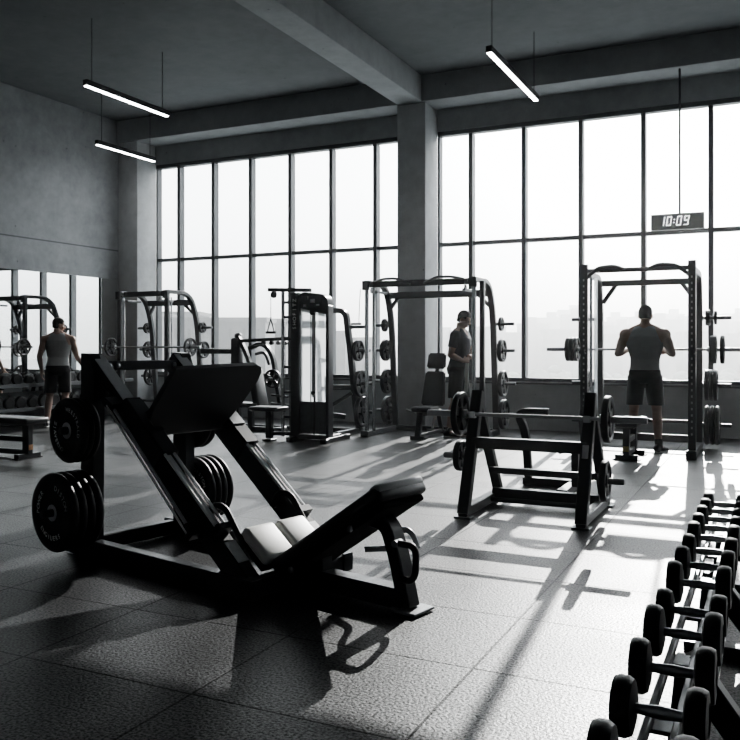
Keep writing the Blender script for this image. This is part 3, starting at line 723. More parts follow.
# ------------------------------------------------------------------ adjustable bench inside the cable rack
def incline_bench():
    t = thing('adjustable_bench', 'adjustable bench with its back pad raised upright, inside the cable rack', 'bench', (-4.40, 11.05, 0)); F = M['frame']
    tilt = Euler((math.radians(-14), 0, 0)).to_matrix()
    def slab(name, y, z, w0, w1, hh, th):
        mb = MB(); pts = [(-w0 / 2, 0, 0), (w0 / 2, 0, 0), (w1 / 2, 0, hh), (-w1 / 2, 0, hh)]
        b = bmesh.new(); f = [b.verts.new(p) for p in pts] + [b.verts.new((p[0], th, p[2])) for p in pts]
        for q in ((0, 1, 2, 3), (7, 6, 5, 4), (0, 4, 5, 1), (1, 5, 6, 2), (2, 6, 7, 3), (3, 7, 4, 0)): b.faces.new([f[i] for i in q])
        bmesh.ops.bevel(b, geom=b.edges[:], offset=.022, segments=3, affect='EDGES'); b.verts.index_update()
        mb.faces([tilt @ v.co + V((0, y, z)) for v in b.verts], [[v.index for v in q.verts] for q in b.faces]); b.free()
        return mb.build(name, M['vinyl_grey'], t)
    slab('back_pad', .12, .44, .36, .30, .50, .06); slab('head_pad', .255, .965, .29, .27, .23, .06)
    MB().bar((0, .20, .42), (0, .36, 1.06), .06, .03, (0, 1, 0)).build('back_frame', F, t)
    MB().box((0, -.14, .405), (.30, .34, .07), .024).build('seat_pad', M['vinyl_grey'], t)
    MB().bar((0, -.34, .34), (0, .42, .34), .06, .06).build('seat_beam', F, t)
    MB().bar((0, -.32, .36), (0, -.42, .03), .08, .06, (0, 1, 0)).build('front_leg', F, t)
    MB().bar((0, .36, .34), (0, .50, .05), .06, .05, (0, 1, 0)).build('rear_leg', F, t)
    MB().bar((-.24, .50, .03), (.24, .50, .03), .06, .05).build('rear_foot', F, t)
    MB().bar((-.10, -.42, .025), (.10, -.42, .025), .06, .05).build('front_foot', F, t)
    MB().bar((0, -.40, .05), (0, .50, .05), .05, .05).build('base_beam', F, t)
    MB().tube([(-.16, -.12, .34), (-.30, -.10, .38)], .015, 8).build('adjust_handle', M['steel'], t)
    MB().bar((.03, .05, .12), (.03, .30, .56), .03, .02, (0, 1, 0)).build('ladder_strut', M['steel'], t)
incline_bench()
# ------------------------------------------------------------------ cable tower with seat
def cable_tower():
    t = thing('cable_tower_machine', 'selector weight-stack tower with pale front shroud, small seat and overhead cable arm', 'exercise machine', (-5.6, 9.9, 0)); F = M['frame']
    y0, y1 = -.15, .22
    sp = MB().box((-.23, (y0 + y1) / 2, 1.03), (.135, y1 - y0, 1.95), .012).build('side_panel', F, t)
    lt = MB()
    put_text(lt, 'SHOFITZ', lambda i, n: Matrix.Translation((-.23, y0 - .002, 1.53 + i * .062)) @ Matrix(((0, -1, 0, 0), (0, 0, -1, 0), (1, 0, 0, 0), (0, 0, 0, 1))), .075)
    lt.build('logo', M['lettering'], sp)
    # frame of the stack: rounded top corner
    poly = fillet([(-.165, 0, 1.80), (-.165, 0, 2.02), (.275, 0, 1.97), (.285, 0, 1.70)], .12, 6)
    MB().prism([V((p.x, y0, p.z)) for p in poly], (0, .15, 0)).build('top_hood', F, t)
    cp = MB().box((.03, y0 - .004, 1.875), (.30, .008, .15), .003).build('instruction_panel', M['frame2'], t)
    ic = MB(); ic.box((.05, y0 - .009, 1.89), (.07, .003, .05), 0).box((-.07, y0 - .009, 1.83), (.04, .003, .03), 0).box((.13, y0 - .009, 1.835), (.05, .003, .02), 0).box((-.02, y0 - .009, 1.93), (.01, .003, .04), 0)
    ic.build('panel_marks', M['lettering'], cp)
    MB().box((.265, y0 + .07, .94), (.045, .14, 1.78), .008).build('side_post', F, t)
    MB().box((.04, y0 + .05, 1.17), (.41, .012, 1.26), .003).build('front_shroud', M['shroud'], t)
    MB().box((.04, y0 + .042, .325), (.41, .012, .43), .003).build('lower_shroud', M['shroud_dark'], t)
    for x in (.005, .075): MB().tube([(x, y0 + .025, .12), (x, y0 + .025, 1.78)], .007, 8).build('guide_rod', M['dark_steel'], t)
    MB().box((.04, y0 + .035, 1.2), (.05, .006, 1.2), .001).build('cable_track', M['white'], t)
    MB().box((.035, y0 + .015, 1.745), (.07, .03, .085), .006).build('cable_block', F, t)
    MB().disc([(.0, 0), (.026, 0), (.03, .02), (.02, .04)], (.035, y0 + .045, .66), (0, -1, 0), 14).build('selector_pin', M['rubber'], t)
    MB().tube([(.06, y0 + .02, .10), (.06, y0 + .02, .64)], .009, 8).build('pin_cable', F, t)
    MB().box((.04, (y0 + y1) / 2, .07), (.50, y1 - y0, .06), .008).build('base_plate', F, t)
    # overhead arm with two pulleys
    arm = MB().bar((.0, y0 + .03, 2.035), (-.66, y0 + .03, 2.06), .06, .05).build('overhead_arm', M['frame2'], t)
    for x in (-.58, -.30): MB().disc([(.03, 0), (.048, .005), (.04, .014), (.048, .023), (.03, .028)], (x, y0 + .016, 1.99), (0, 1, 0), 16).build('pulley_wheel', M['dark_steel'], arm)
    MB().tube([(-.628, y0 + .03, 2.0), (-.628, y0 + .03, 1.688)], .006, 6).build('cable', M['steel'], t)
    # ladder post beside the panel
    MB().tube([(-.445, y0 + .05, .05), (-.445, y0 + .05, 2.03)], .024, 12).build('chrome_post', M['chrome'], t)
    MB().tube([(-.36, y0 + .10, .05), (-.36, y0 + .10, 2.03)], .014, 10).build('thin_post', M['dark_steel'], t)
    for z in (.32, .66, 1.0, 1.38, 1.68, 1.88): MB().bar((-.30, y0 + .07, z), (-.46, y0 + .05, z), .03, .035).build('rung', F, t)
    # seat
    MB().box((-.60, -.22, .435), (.46, .30, .06), .024).build('seat_pad', M['vinyl_grey'], t)
    MB().bar((-.56, -.26, .04), (-.56, -.26, .41), .085, .08, (0, 1, 0)).build('seat_post', F, t)
    MB().box((-.56, -.26, .015), (.13, .16, .03), .004).build('seat_foot', F, t)
    MB().bar((-.52, -.24, .10), (-.18, -.06, .10), .05, .05).build('seat_beam', F, t)
    MB().tube([(-.42, -.1, .40), (-.36, .1, .52), (-.24, .1, .52)], .016, 8).build('knee_bar', M['dark_steel'], t)
    for x in (-.25, .27):
        MB().bar((x, -.22, .035), (x, .45, .035), .07, .07).build('base_beam', F, t)
        MB().box((x, -.22, .03), (.10, .09, .06), .008).build('front_foot', F, t)
cable_tower()
def rope_handle():
    t = thing('stirrup_handle', 'triangular cable stirrup hanging from the overhead arm of the weight-stack tower', 'handle', (-6.228, 9.78, 1.46))
    for s in (-1, 1): MB().tube([(0, 0, .20), (s * .055, 0, .02)], .008, 8, (0, 1, 0)).build('strap', M['rubber'], t)
    MB().tube([(-.075, 0, .012), (.075, 0, .012)], .017, 12).build('grip', M['rubber'], t)
    MB().tube([(0, 0, .195), (0, 0, .225)], .011, 8).build('clip', M['steel'], t)
rope_handle()

# plate-loaded press behind the tower, storage arm with three plates
def lever_press():
    t = thing('lever_press_machine', 'plate-loaded lever machine behind the weight-stack tower, three plates on its leaning post', 'exercise machine', (-5.55, 10.9, 0)); F = M['frame']
    pts = fillet([(-.45, -.15, 1.80), (-.02, -.15, 1.80), (-.01, -.02, 1.2), (.02, .12, .30), (.02, .20, .05)], .12, 5)
    MB().path(pts, .075, .09, (0, 1, 0)).build('leaning_post', F, t)
    MB().bar((-.45, -.10, .05), (-.45, -.10, 1.80), .07, .07, (0, 1, 0)).build('rear_post', F, t)
    MB().bar((.0, -.48, .04), (.02, .28, .04), .07, .07).build('base_beam', M['dark_steel'], t)
    MB().bar((-.45, .1, .04), (.02, .1, .04), .07, .07).build('cross_beam', F, t)
    MB().bar((-.42, -.1, .68), (.0, .06, .68), .06, .07).build('middle_beam', F, t)
    MB().bar((-.38, -.1, .36), (.0, .0, .60), .05, .05).build('diagonal_brace', F, t)
    MB().path(fillet([(-.40, -.3, .20), (-.20, -.3, .30), (.0, -.2, .27)], .1, 5), .07, .06, (0, 1, 0)).build('foot_lever', M['dark_steel'], t)
    for z, y in ((1.22, -.0), (.74, .07), (.32, .13), (1.56, -.08)):
        MB().disc([(.034, 0), (.034, .012), (.0235, .013), (.0235, .27), (.018, .276)], (.03, y, z), (1, 0, 0), 14).build('plate_peg', M['dark_steel'], t)
lever_press()
for z, y, r, lab in ((1.22, -.0, .155, 'top'), (.74, .07, .20, 'middle'), (.32, .13, .225, 'lowest')):
    plate('iron', r, .06, (-5.55 + .03 + .075, 10.9 + y, z), 0, 'iron plate on the %s peg of the lever machine behind the weight-stack tower' % lab, 'plates on the lever machine')

def chest_press():
    t = thing('chest_press_machine', 'dark seated chest press machine with curved lever arms, behind the leg press foot plate', 'exercise machine', (-7.1, 10.7, 0)); F = M['frame']
    MB().bar((-.38, .1, .05), (-.38, .1, 1.32), .09, .09, (0, 1, 0)).build('main_post', F, t)
    b = MB().box((-.34, .02, 1.20), (.16, .14, .42), .035).build('head_pad', M['vinyl'], t)
    MB().ball((-.34, .05, 1.44), .06, (1, 1, .9)).build('pivot_cap', F, t)
    MB().bar((-.34, .0, 1.36), (.78, -.12, 1.40), .055, .05).build('overhead_lever', F, t)
    for x in (.22, .36, .48, .60): MB().disc([(.0, 0), (.03, 0), (.03, .05), (.0, .05)], (x, -.12, 1.33), (0, 1, 0), 12).build('roller', M['rubber'], t)
    MB().path(fillet([(-.30, .0, 1.42), (-.15, -.02, 1.20), (-.06, .0, .95)], .12, 5), .06, .07, (0, 1, 0)).build('curved_arm', F, t)
    MB().path(fillet([(-.08, -.02, 1.25), (.18, -.04, 1.34), (.32, .0, 1.15), (.42, .05, .42)], .14, 6), .06, .075, (0, 1, 0)).build('lever_arm', F, t)
    MB().path(fillet([(-.05, .1, 1.16), (.12, .1, 1.20), (.20, .1, 1.0)], .1, 5), .045, .045, (0, 1, 0)).build('hand_arm', F, t)
    MB().bar((-1.05, .08, 1.20), (-.38, .08, 1.20), .075, .075).build('long_beam', F, t)
    rot = Euler((0, math.radians(-12), 0)).to_matrix()
    MB().box((.12, -.10, .66), (.11, .30, .60), .04, rot).build('back_pad', M['vinyl'], t)
    MB().box((.0, -.12, .40), (.42, .32, .07), .025).build('seat_pad', M['vinyl'], t)
    MB().bar((.0, -.1, .05), (.0, -.1, .37), .08, .08, (0, 1, 0)).build('seat_post', F, t)
    MB().bar((-.55, -.1, .04), (.62, -.1, .04), .07, .07).build('base_beam', M['frame2'], t)
    MB().bar((-.5, .25, .04), (.55, .25, .04), .06, .06).build('rear_base_beam', M['frame2'], t)
    for x in (-.38, .40): MB().bar((x, -.25, .035), (x, .40, .035), .07, .06).build('foot_bar', F, t)
    for x, z in ((.40, .55), (.55, .42)): MB().tube([(.30, .0, z), (x + .2, .0, z - .02)], .018, 8).build('foot_rest', F, t)
    MB().disc([(.03, 0), (.03, .012), (.0235, .013), (.0235, .2), (.018, .204)], (.38, -.0, .80), (0, -1, 0), 14).build('plate_peg', M['dark_steel'], t)
chest_press()
plate('iron', .14, .05, (-7.1 + .38, 10.7 - .10, .80), PI / 2, 'iron plate loaded on the chest press machine behind the leg press')

# ------------------------------------------------------------------ dumbbell racks
def rack_left():
    t = thing('dumbbell_rack', 'two-tier black dumbbell rack standing under the mirror on the left wall', 'dumbbell rack', (-10.80, 10.6, 0)); F = M['frame']
    y0, y1 = -1.9, 1.42
    for z, x in ((.66, -.02), (.29, .06)):
        sh = MB().bar((x, y0, z), (x, y1, z), .34, .02).build('shelf', M['frame2'], t)
        MB().bar((x + .175, y0, z + .0), (x + .175, y1, z + .0), .02, .06).build('front_rail', M['dark_steel'], sh)
        MB().bar((x - .175, y0, z + .02), (x - .175, y1, z + .02), .02, .06).build('rear_rail', M['dark_steel'], sh)
    for y in (y0 + .15, -.2, y1 - .12):
        MB().path([(-.18, y, .64), (-.12, y, .03)], .06, .06, (0, 1, 0)).build('leg', F, t)
        MB().path([(-.02, y, .645), (.16, y, .05)], .05, .05, (0, 1, 0)).build('front_leg', F, t)
        MB().bar((-.22, y, .03), (.25, y, .03), .07, .05).build('foot', F, t)
rack_left()
n = 0
ordn = ['first', 'second', 'third', 'fourth', 'fifth', 'sixth', 'seventh', 'eighth', 'ninth', 'tenth', 'eleventh', 'twelfth', 'thirteenth', 'fourteenth', 'fifteenth']
for tier, (z, x, r0) in (('upper', (.67, -10.82, .078)), ('lower', (.30, -10.74, .088))):
    for i in range(13):
        r = r0 + .006 * ((i * 7) % 3)
        dumbbell('black dumbbell, %s from the near end of the %s tier under the mirror' % (ordn[i], tier), (x, 8.99 + i * .226, z + r + .002), r, .30, 0, 'dumbbells on the %s tier under the mirror' % tier)

def rack_right():
    t = thing('dumbbell_rack', 'long low black dumbbell rack running from the front right corner toward the windows', 'dumbbell rack', (-.245, 3.35, 0)); F = M['frame']
    y0, y1 = -1.72, 1.62
    tr = MB()
    for x, z in ((-.034, .372), (.034, .372)): MB().bar((x, y0, z), (x, y1, z), .018, .03).build('rail', M['dark_steel'], t)
    k = 0
    y = y0 + .1
    while y < y1:
        MB().box((.005, y, .35), (.10, .09, .012), .002).build('cross_plate', M['dark_steel'], t); y += .47
    MB().bar((.05, y0, .18), (.05, y1, .18), .05, .06).build('lower_beam', F, t)
    for y in (y0 + .16, -.62, .45, y1 - .16):
        MB().path([(.0, y, .345), (.23, y, .03)], .08, .07, (0, 1, 0)).build('rear_leg', F, t)
        MB().path([(.0, y, .345), (-.03, y, .03)], .05, .06, (0, 1, 0)).build('front_leg', F, t)
        MB().bar((-.10, y, .025), (.30, y, .025), .07, .045).build('foot', F, t)
rack_right()
DBY = [1.75, 2.02, 2.29, 2.58, 2.84, 3.14, 3.42, 3.69, 3.94, 4.18, 4.41, 4.63, 4.84]
DBR = [.071, .069, .071, .074, .064, .074, .07, .066, .068, .065, .063, .062, .061]
for i, (yy, r) in enumerate(zip(DBY, DBR)):
    dumbbell('black rubber dumbbell, %s from the near end of the front right rack' % ordn[i], (-.236, yy, .388 + r), r, .212, random.uniform(-.03, .03), 'dumbbells on the front right rack')
# ------------------------------------------------------------------ people
def remeshed(mb, vox, it, name):
    me0 = bpy.data.meshes.new('tmp'); bmesh.ops.recalc_face_normals(mb.bm, faces=mb.bm.faces); mb.bm.to_mesh(me0); mb.bm.free()
    ob = bpy.data.objects.new('tmp', me0); COL.objects.link(ob)
    m = ob.modifiers.new('r', 'REMESH'); m.mode = 'VOXEL'; m.voxel_size = vox
    s = ob.modifiers.new('s', 'SMOOTH'); s.factor = .5; s.iterations = it
    bpy.context.view_layer.update()
    me = bpy.data.meshes.new_from_object(ob.evaluated_get(bpy.context.evaluated_depsgraph_get()))
    bpy.data.objects.remove(ob); bpy.data.meshes.remove(me0); me.name = name
    for p in me.polygons: p.use_smooth = True
    return me
def keep(me, f):
    b = bmesh.new(); b.from_mesh(me)
    bmesh.ops.delete(b, geom=[q for q in b.faces if not f(q.calc_center_median())], context='FACES')
    b.to_mesh(me); b.free(); me.update(); return me

TORSO = [(.84, .10, .09, .0), (.90, .160, .115, -.012), (.97, .172, .122, -.016), (1.05, .158, .112, -.005), (1.13, .150, .102, .005), (1.22, .162, .110, .006), (1.32, .185, .124, .004), (1.40, .196, .122, -.004), (1.455, .178, .098, -.012), (1.50, .115, .080, -.016), (1.54, .066, .062, -.010)]
def torso_rings(e, T, wide, z0=0, z1=9, n=26):
    R = []
    for z, hw, hd, cy in TORSO:
        if z < z0 or z > z1: continue
        hw = hw * (1 + (wide - 1) * max(0, min(1, (z - 1.05) / .25))) + e; hd = hd + e
        ring = []
        for k in range(n):
            a = 2 * PI * k / n; ca, sa = math.cos(a), math.sin(a); p = .8
            ring.append(T(V((hw * math.copysign(abs(ca) ** p, ca), cy + hd * math.copysign(abs(sa) ** p, sa), z))))
        R.append(ring)
    return R
def limb(mb, a, b, ra, rb, bulge=None):
    a, b = V(a), V(b); mb.ball(a, ra, n=12); mb.ball(b, rb, n=12)
    if bulge:
        t, r, off = bulge; c = a.lerp(b, t) + V(off); mb.cone(a, c, ra, r); mb.cone(c, b, r, rb); mb.ball(c, r, n=12)
    else: mb.cone(a, b, ra, rb)
def hand(mb, w, d, n, side, curl, sc=1.):
    """side: direction (unit) in which the thumb leaves; curl in degrees per finger joint"""
    w, d, n = V(w), V(d).normalized(), V(n).normalized(); n = (n - d * n.dot(d)).normalized(); lat = V(side); lat = (lat - d * lat.dot(d) - n * lat.dot(n)).normalized()
    rot = Matrix((lat, d, n)).transposed()
    mb.ball(w + d * .05 * sc, .05 * sc, (.86, 1.0, .36), rot, 12); mb.ball(w + d * .035 * sc + lat * .022 * sc, .026 * sc, (1, 1.3, .8), rot, 10)
    mb.cone(w - d * .01, w + d * .03 * sc, .026, .028 * sc)
    for i, (x, f) in enumerate(((.031, .92), (.011, 1.02), (-.010, .96), (-.030, .78))):
        p = w + d * (.086 - .004 * abs(i - 1)) * sc + lat * x * sc; q = d + lat * x * 1.6; q.normalize(); ax = q.cross(n).normalized()
        for l, r0, r1 in ((.043, .0098, .009), (.028, .009, .0083), (.022, .0083, .007)):
            q = Matrix.Rotation(math.radians(curl * (1 + .06 * i)), 3, ax) @ q
            e = p + q * l * f * sc; mb.cone(p, e, r0 * sc, r1 * sc, 8); mb.ball(e, r1 * sc, n=8); p = e
    p = w + d * .03 * sc + lat * .034 * sc + n * .006; q = (d * .62 + lat * .66 + n * .32).normalized(); ax = q.cross(n - lat * .5).normalized()
    for l, r0, r1 in ((.038, .0125, .0105), (.03, .0105, .0085)):
        e = p + q * l * sc; mb.cone(p, e, r0 * sc, r1 * sc, 8); mb.ball(e, r1 * sc, n=8); p = e; q = Matrix.Rotation(math.radians(curl * .55), 3, ax) @ q

def person(name, label, loc, rotz, sc, pose, wear):
    t = thing(name, label, 'person', loc, rotz); t.scale = (sc, sc, sc)
    lean = math.radians(pose.get('lean', 0)); wide = pose.get('wide', 1.)
    RL = Matrix.Rotation(-lean, 3, 'X')
    def T(p):
        k = max(0, min(1, (p.z - .95) / .2)); return p.lerp(RL @ (p - V((0, 0, .95))) + V((0, 0, .95)), k)
    bm_ = MB(); bm_.rings(torso_rings(0, T, wide))
    nb = T(V((0, -.012, 1.49))); HS = 1.05; hc = T(V((0, .022, 1.665))) + V(pose.get('head_off', (0, 0, 0)))
    HR = (Matrix.Rotation(math.radians(pose.get('yaw', 0)), 3, 'Z') @ Matrix.Rotation(math.radians(-pose.get('nod', 0)), 3, 'X'))
    H = lambda x, y, z: hc + HR @ V((x, y, z)) * HS
    bm_.cone(nb, H(0, -.02, -.06), .066 * (1 + (wide - 1) * .8), .055); bm_.ball(nb, .066, n=12)
    for s in (-1, 1): bm_.cone(T(V((s * .03, -.02, 1.53))), T(V((s * .15 * wide, -.015, 1.462))), .045, .045)       # trapezius
    # head: skull, face wedge, jaw, nose, brow, lips, ears
    bm_.ball(H(0, -.008, .028), .094, (.80, 1.0, .95), HR, 20); bm_.ball(H(0, .022, -.035), .072, (.84, .95, 1.10), HR, 18)
    bm_.ball(H(0, .050, -.092), .030, (1.15, .9, .75), HR, 12); bm_.ball(H(0, .074, .018), .03, (1.5, .5, .4), HR, 12)
    bm_.cone(H(0, .083, .010), H(0, .106, -.030), .009, .015, 10); bm_.ball(H(0, .100, -.032), .0145, (1.15, 1, .8), HR, 10)
    bm_.ball(H(0, .086, -.062), .016, (1.4, .6, .45), HR, 10); bm_.ball(H(0, .084, -.072), .014, (1.3, .6, .45), HR, 10)
    for s in (-1, 1):
        bm_.ball(H(s * .076, -.012, -.012), .026, (.35, .75, 1.15), HR, 12); bm_.ball(H(s * .044, .055, -.03), .026, (1, .8, .9), HR, 10)
    A = pose['arms']
    for s, (sh, el, wr, hd, hn, th, curl) in zip((-1, 1), A):
        sh, el, wr = V(sh), V(el), V(wr)
        bm_.ball(sh + V((s * .006, 0, -.012)), .068 * pose.get('bulk', 1), n=16); bm_.cone(T(V((s * .12, -.01, 1.42))), sh, .075, .064 * pose.get('bulk', 1))
        limb(bm_, sh, el, .056 * pose.get('bulk', 1), .041, (.45, .056 * pose.get('bulk', 1), (0, .006, 0))); limb(bm_, el, wr, .042, .026, (.28, .046, (0, 0, 0))); hand(bm_, wr, hd, hn, th, curl)
    for s, (hip, kn, an, toe) in zip((-1, 1), pose['legs']):
        hip, kn, an = V(hip), V(kn), V(an)
        limb(bm_, hip, kn, .092, .056, (.35, .086, (s * .008, .008, 0))); limb(bm_, kn, an, .054, .036, (.30, .060, (0, -.016, 0)))
        td = V((toe[0], toe[1], 0)).normalized(); bm_.cone(an, an + td * .05 + V((0, 0, -.035)), .038, .036); bm_.ball(an - td * .03 + V((0, 0, -.045)), .034, n=10)
    body = remeshed(bm_, .0062, 3, 'body'); link('body', body, M['skin'], t)
    # eyes
    for s in (-1, 1): MB().ball(H(s * .031, .080, -.002), .011, (1, .7, .7), HR, 10).build('eye', M['hair'], t)
    # hair: close cap over the skull
    hm_ = MB(); hm_.ball(H(0, -.012, .030), .101, (.82, 1.0, .97), HR, 28); hm_.ball(H(0, -.035, -.01), .083, (.88, .8, 1.0), HR, 22)
    hme = remeshed(hm_, .006, 2, 'hair'); HI = HR.inverted(); hl = pose.get('hair', 0)
    def hk(c):
        q = HI @ (c - hc)
        return (q.z > .058 or (q.z > .022 - hl and q.y < .045) or (q.z > -.062 - hl and q.y < -.02)) and q.z > -.085
    link('hair', keep(hme, hk), M['hair'], t)
    # upper garment
    g = MB(); kind, gm = wear['top']; e = .012; g.rings(torso_rings(e, T, wide, .88))
    if kind == 'tee':
        for s, (sh, el, *_r) in zip((-1, 1), A):
            sh, el = V(sh), V(el); m = sh.lerp(el, .62); g.ball(sh, .076, n=14); g.cone(T(V((s * .12, -.01, 1.42))), sh, .085, .074); g.cone(sh, m, .072, .066)
    else:
        for s in (-1, 1): g.cone(T(V((s * .05, -.02, 1.50))), T(V((s * .13, -.015, 1.462))), .056, .05)
    gme = remeshed(g, .007, 3, kind)
    RI = RL.inverted(); neck = T(V((0, -.01, 1.52)))
    def gk(c):
        if c.z < wear['hem_top']: return False
        q = RI @ (c - V((0, 0, .95))) + V((0, 0, .95))
        if math.hypot(q.x, (q.y - .0) * .8) < .085 and q.z > (1.44 if q.y > .02 else 1.495): return False
        if kind == 'tank':
            if q.z > 1.33 and abs(q.x) > (.165 - (q.z - 1.33) * .35) * wide: return False
            if q.z > 1.38 and q.y > .02 and math.hypot(q.x, (q.z - 1.50)) < .10: return False
            if q.z > 1.525: return False
        return True
    link('tank_top' if kind == 'tank' else 'tee_shirt', keep(gme, gk), gm, t)
    # shorts
    s_ = MB(); s_.rings(torso_rings(.016, lambda p: p, 1., .84, 1.06)); hem = wear['hem_shorts']
    for sgn, (hip, kn, an, toe) in zip((-1, 1), pose['legs']):
        hip, kn = V(hip), V(kn); l = (kn - hip).normalized(); f = hip + l * ((hip.z - hem + .05) / -l.z if l.z < 0 else .3)
        s_.cone(hip + V((0, 0, .02)), f, .108, .096, 20); s_.ball(hip, .107, n=16)
    sme = remeshed(s_, .007, 3, 'shorts')
    link('shorts', keep(sme, lambda c: hem < c.z < 1.0), M['shorts'], t)
    # shoes and socks
    for (hip, kn, an, toe) in pose['legs']:
        an = V(an); td = V((toe[0], toe[1], 0)).normalized(); b = V((an.x, an.y, 0)); sd = V((td.y, -td.x, 0)); rot = Matrix((sd, td, V((0, 0, 1)))).transposed(); up = an.z - .085
        o = V((0, 0, max(0, up)))
        m_ = MB(); m_.ball(b + o - td * .035 + V((0, 0, .052)), .05, (.86, 1.1, 1.05), rot, 14); m_.ball(b + o + td * .07 + V((0, 0, .042)), .055, (.84, 1.35, .66), rot, 14); m_.ball(b + o + td * .135 + V((0, 0, .036)), .045, (.95, 1.2, .62), rot, 14); m_.cone(b + o + td * .0 + V((0, 0, .05)), b + o + V((0, 0, .105)), .05, .046)
        so_ = link('shoe', remeshed(m_, .006, 3, 'shoe'), M[wear['shoe']], t)
        k = MB(); k.rings([[b + o + td * (.052 + .142 * math.sin(a)) + sd * (.043 + .006 * math.sin(a)) * math.cos(a) + V((0, 0, z)) for a in [2 * PI * i / 24 for i in range(24)]] for z in (.004, .022)])
        k.build('sole', M[wear.get('sole', 'sole')], so_)
        kv = V(kn); d = (kv - an).normalized(); q = MB(); q.cone(an - d * .02, an + d * wear['sock'], .043, .049, 18); q.build('sock', M['sock'], t)
    return t

# man in grey inside the power rack, back to the camera, holding the bar
gy = 10.64
person('person', 'man in a grey tank top seen from behind, gripping a bar inside the power rack', (-1.415, gy, 0), 0, 1.0,
       dict(wide=1.2, bulk=1.15, nod=6, yaw=0, lean=2, hair=-.01,
            arms=[((-.218, -.02, 1.435), (-.318, -.02, 1.195), (-.222, .150, 1.24), (.42, 1, .08), (.2, .1, -1), (1, .1, 0), 62),
                  ((.218, -.02, 1.435), (.318, -.02, 1.195), (.222, .150, 1.24), (-.42, 1, .08), (-.2, .1, -1), (-1, .1, 0), 62)],
            legs=[((-.095, 0, .90), (-.135, .03, .50), (-.165, -.03, .085), (-.3, 1)), ((.095, 0, .90), (.135, .03, .50), (.165, -.03, .085), (.45, 1))]),
       dict(top=('tank', M['tank']), hem_top=.90, hem_shorts=.57, shoe='shoe', sole='sole', sock=.08))
# man in dark tee inside the cable rack, in profile, looking down at the cable in his hands
person('person', 'man in a charcoal tee, in profile inside the cable rack, looking down at his hands', (-4.02, 11.22, 0), -PI / 2, 1.0,
       dict(wide=1.05, bulk=1.0, nod=26, yaw=0, lean=4, hair=.0, head_off=(0, .012, 0),
            arms=[((-.20, .03, 1.43), (-.24, .13, 1.19), (-.09, .155, 1.13), (.9, .25, .1), (.5, -.6, -.3), (.1, .1, 1), 55),
                  ((.20, .02, 1.43), (.25, -.03, 1.16), (.15, .125, 1.08), (-.7, .6, .15), (-.6, -.4, -.2), (-.1, .2, 1), 50)],
            legs=[((-.09, 0, .90), (-.10, .05, .49), (-.10, .02, .085), (-.1, 1)), ((.09, 0, .90), (.11, -.02, .49), (.12, -.10, .085), (.2, 1))]),
       dict(top=('tee', M['tee']), hem_top=.93, hem_shorts=.56, shoe='shoe', sole='sole', sock=.06))
tw = thing('towel', 'narrow white towel hanging from the hands of the man in the charcoal tee', 'towel', (-3.86, 11.14, 1.05))
tb = MB()
tb.path([(0, 0, .0), (-.012, -.01, -.12), (-.01, -.005, -.26), (-.022, .0, -.40)], .05, .012, (0, 1, 0), .003); tb.build('cloth', M['vinyl_white'], tw)
# man by the dumbbells, back to the camera, face turned toward the windows
person('person', 'man in a light grey tank top before the mirror, reaching for the dumbbells', (-10.335, 9.925, 0), math.radians(34), .975,
       dict(wide=1.1, bulk=1.05, nod=8, yaw=-62, lean=3, hair=.0,
            arms=[((-.205, .0, 1.43), (-.285, -.04, 1.15), (-.27, .05, .905), (-.02, .2, -1), (1, .1, 0), (.1, 1, .1), 16),
                  ((.205, .02, 1.43), (.275, .10, 1.155), (.395, .22, .93), (.45, .42, -.8), (-.6, .5, -.1), (-.3, .8, .3), 18)],
            legs=[((-.095, 0, .90), (-.135, .03, .49), (-.155, -.10, .085), (-.15, 1)), ((.095, 0, .90), (.085, .14, .50), (.09, .10, .085), (.2, 1))]),
       dict(top=('tank', M['tank2']), hem_top=.92, hem_shorts=.55, shoe='shoe', sole='sole', sock=.03))
HAZE = .0021
SKY, SUN, VIEW, LOOK, EXPO = 4.7, 10.5, "AgX", "AgX - Medium High Contrast", 0.42
# ------------------------------------------------------------------ the city outside, seen from an upper floor
GZ = -16.
gm = pmat('hazy_ground', (.3, .31, .31), .9, noise=.35, nscale=.05)
g = MB(); g.faces([(-1200, 20, GZ), (800, 20, GZ), (800, 1700, GZ), (-1200, 1700, GZ)], [(0, 1, 2, 3)])
struct(g.build('ground', gm))
rb = random.Random(11)
def building(x, y, w, d, h, tone, kind, label, rot=0.):
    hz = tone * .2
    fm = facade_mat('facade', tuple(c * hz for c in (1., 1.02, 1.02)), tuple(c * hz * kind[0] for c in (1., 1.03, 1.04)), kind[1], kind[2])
    rm = pmat('roof_grey', tuple(c * hz for c in (1.02, 1.03, 1.03)), .9, noise=.05)
    t = thing('city_building', label, 'building', (x, y, GZ), rot, 'buildings of the city outside')
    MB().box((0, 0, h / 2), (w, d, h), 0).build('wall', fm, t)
    MB().box((0, 0, h + .3), (w + .5, d + .5, .6), 0).build('roof', rm, t)
    if w > 14:
        MB().box((w * rb.uniform(-.25, .2), 0, h + 2), (w * .3, d * .4, 3.4), 0).build('roof_block', rm, t)
    return t
def at(u, dist):
    q = (u - 370) / 838.; f = V((-.4342, .9008)); r = V((.9008, .4342)); p = (f + r * q) * dist; return p.x, p.y
near = [(225, 120, 13, 15.5, .42), (262, 135, 9, 15.8, .44), (293, 150, 9, 13.0, .46), (318, 175, 12, 14.6, .5), (350, 190, 13, 13.4, .53), (196, 165, 9, 13.6, .45), (168, 150, 13, 17.5, .5), (130, 130, 12, 16.5, .46), (90, 190, 14, 20.0, .5), (55, 136, 10, 15.8, .48), (15, 175, 15, 20, .52)]
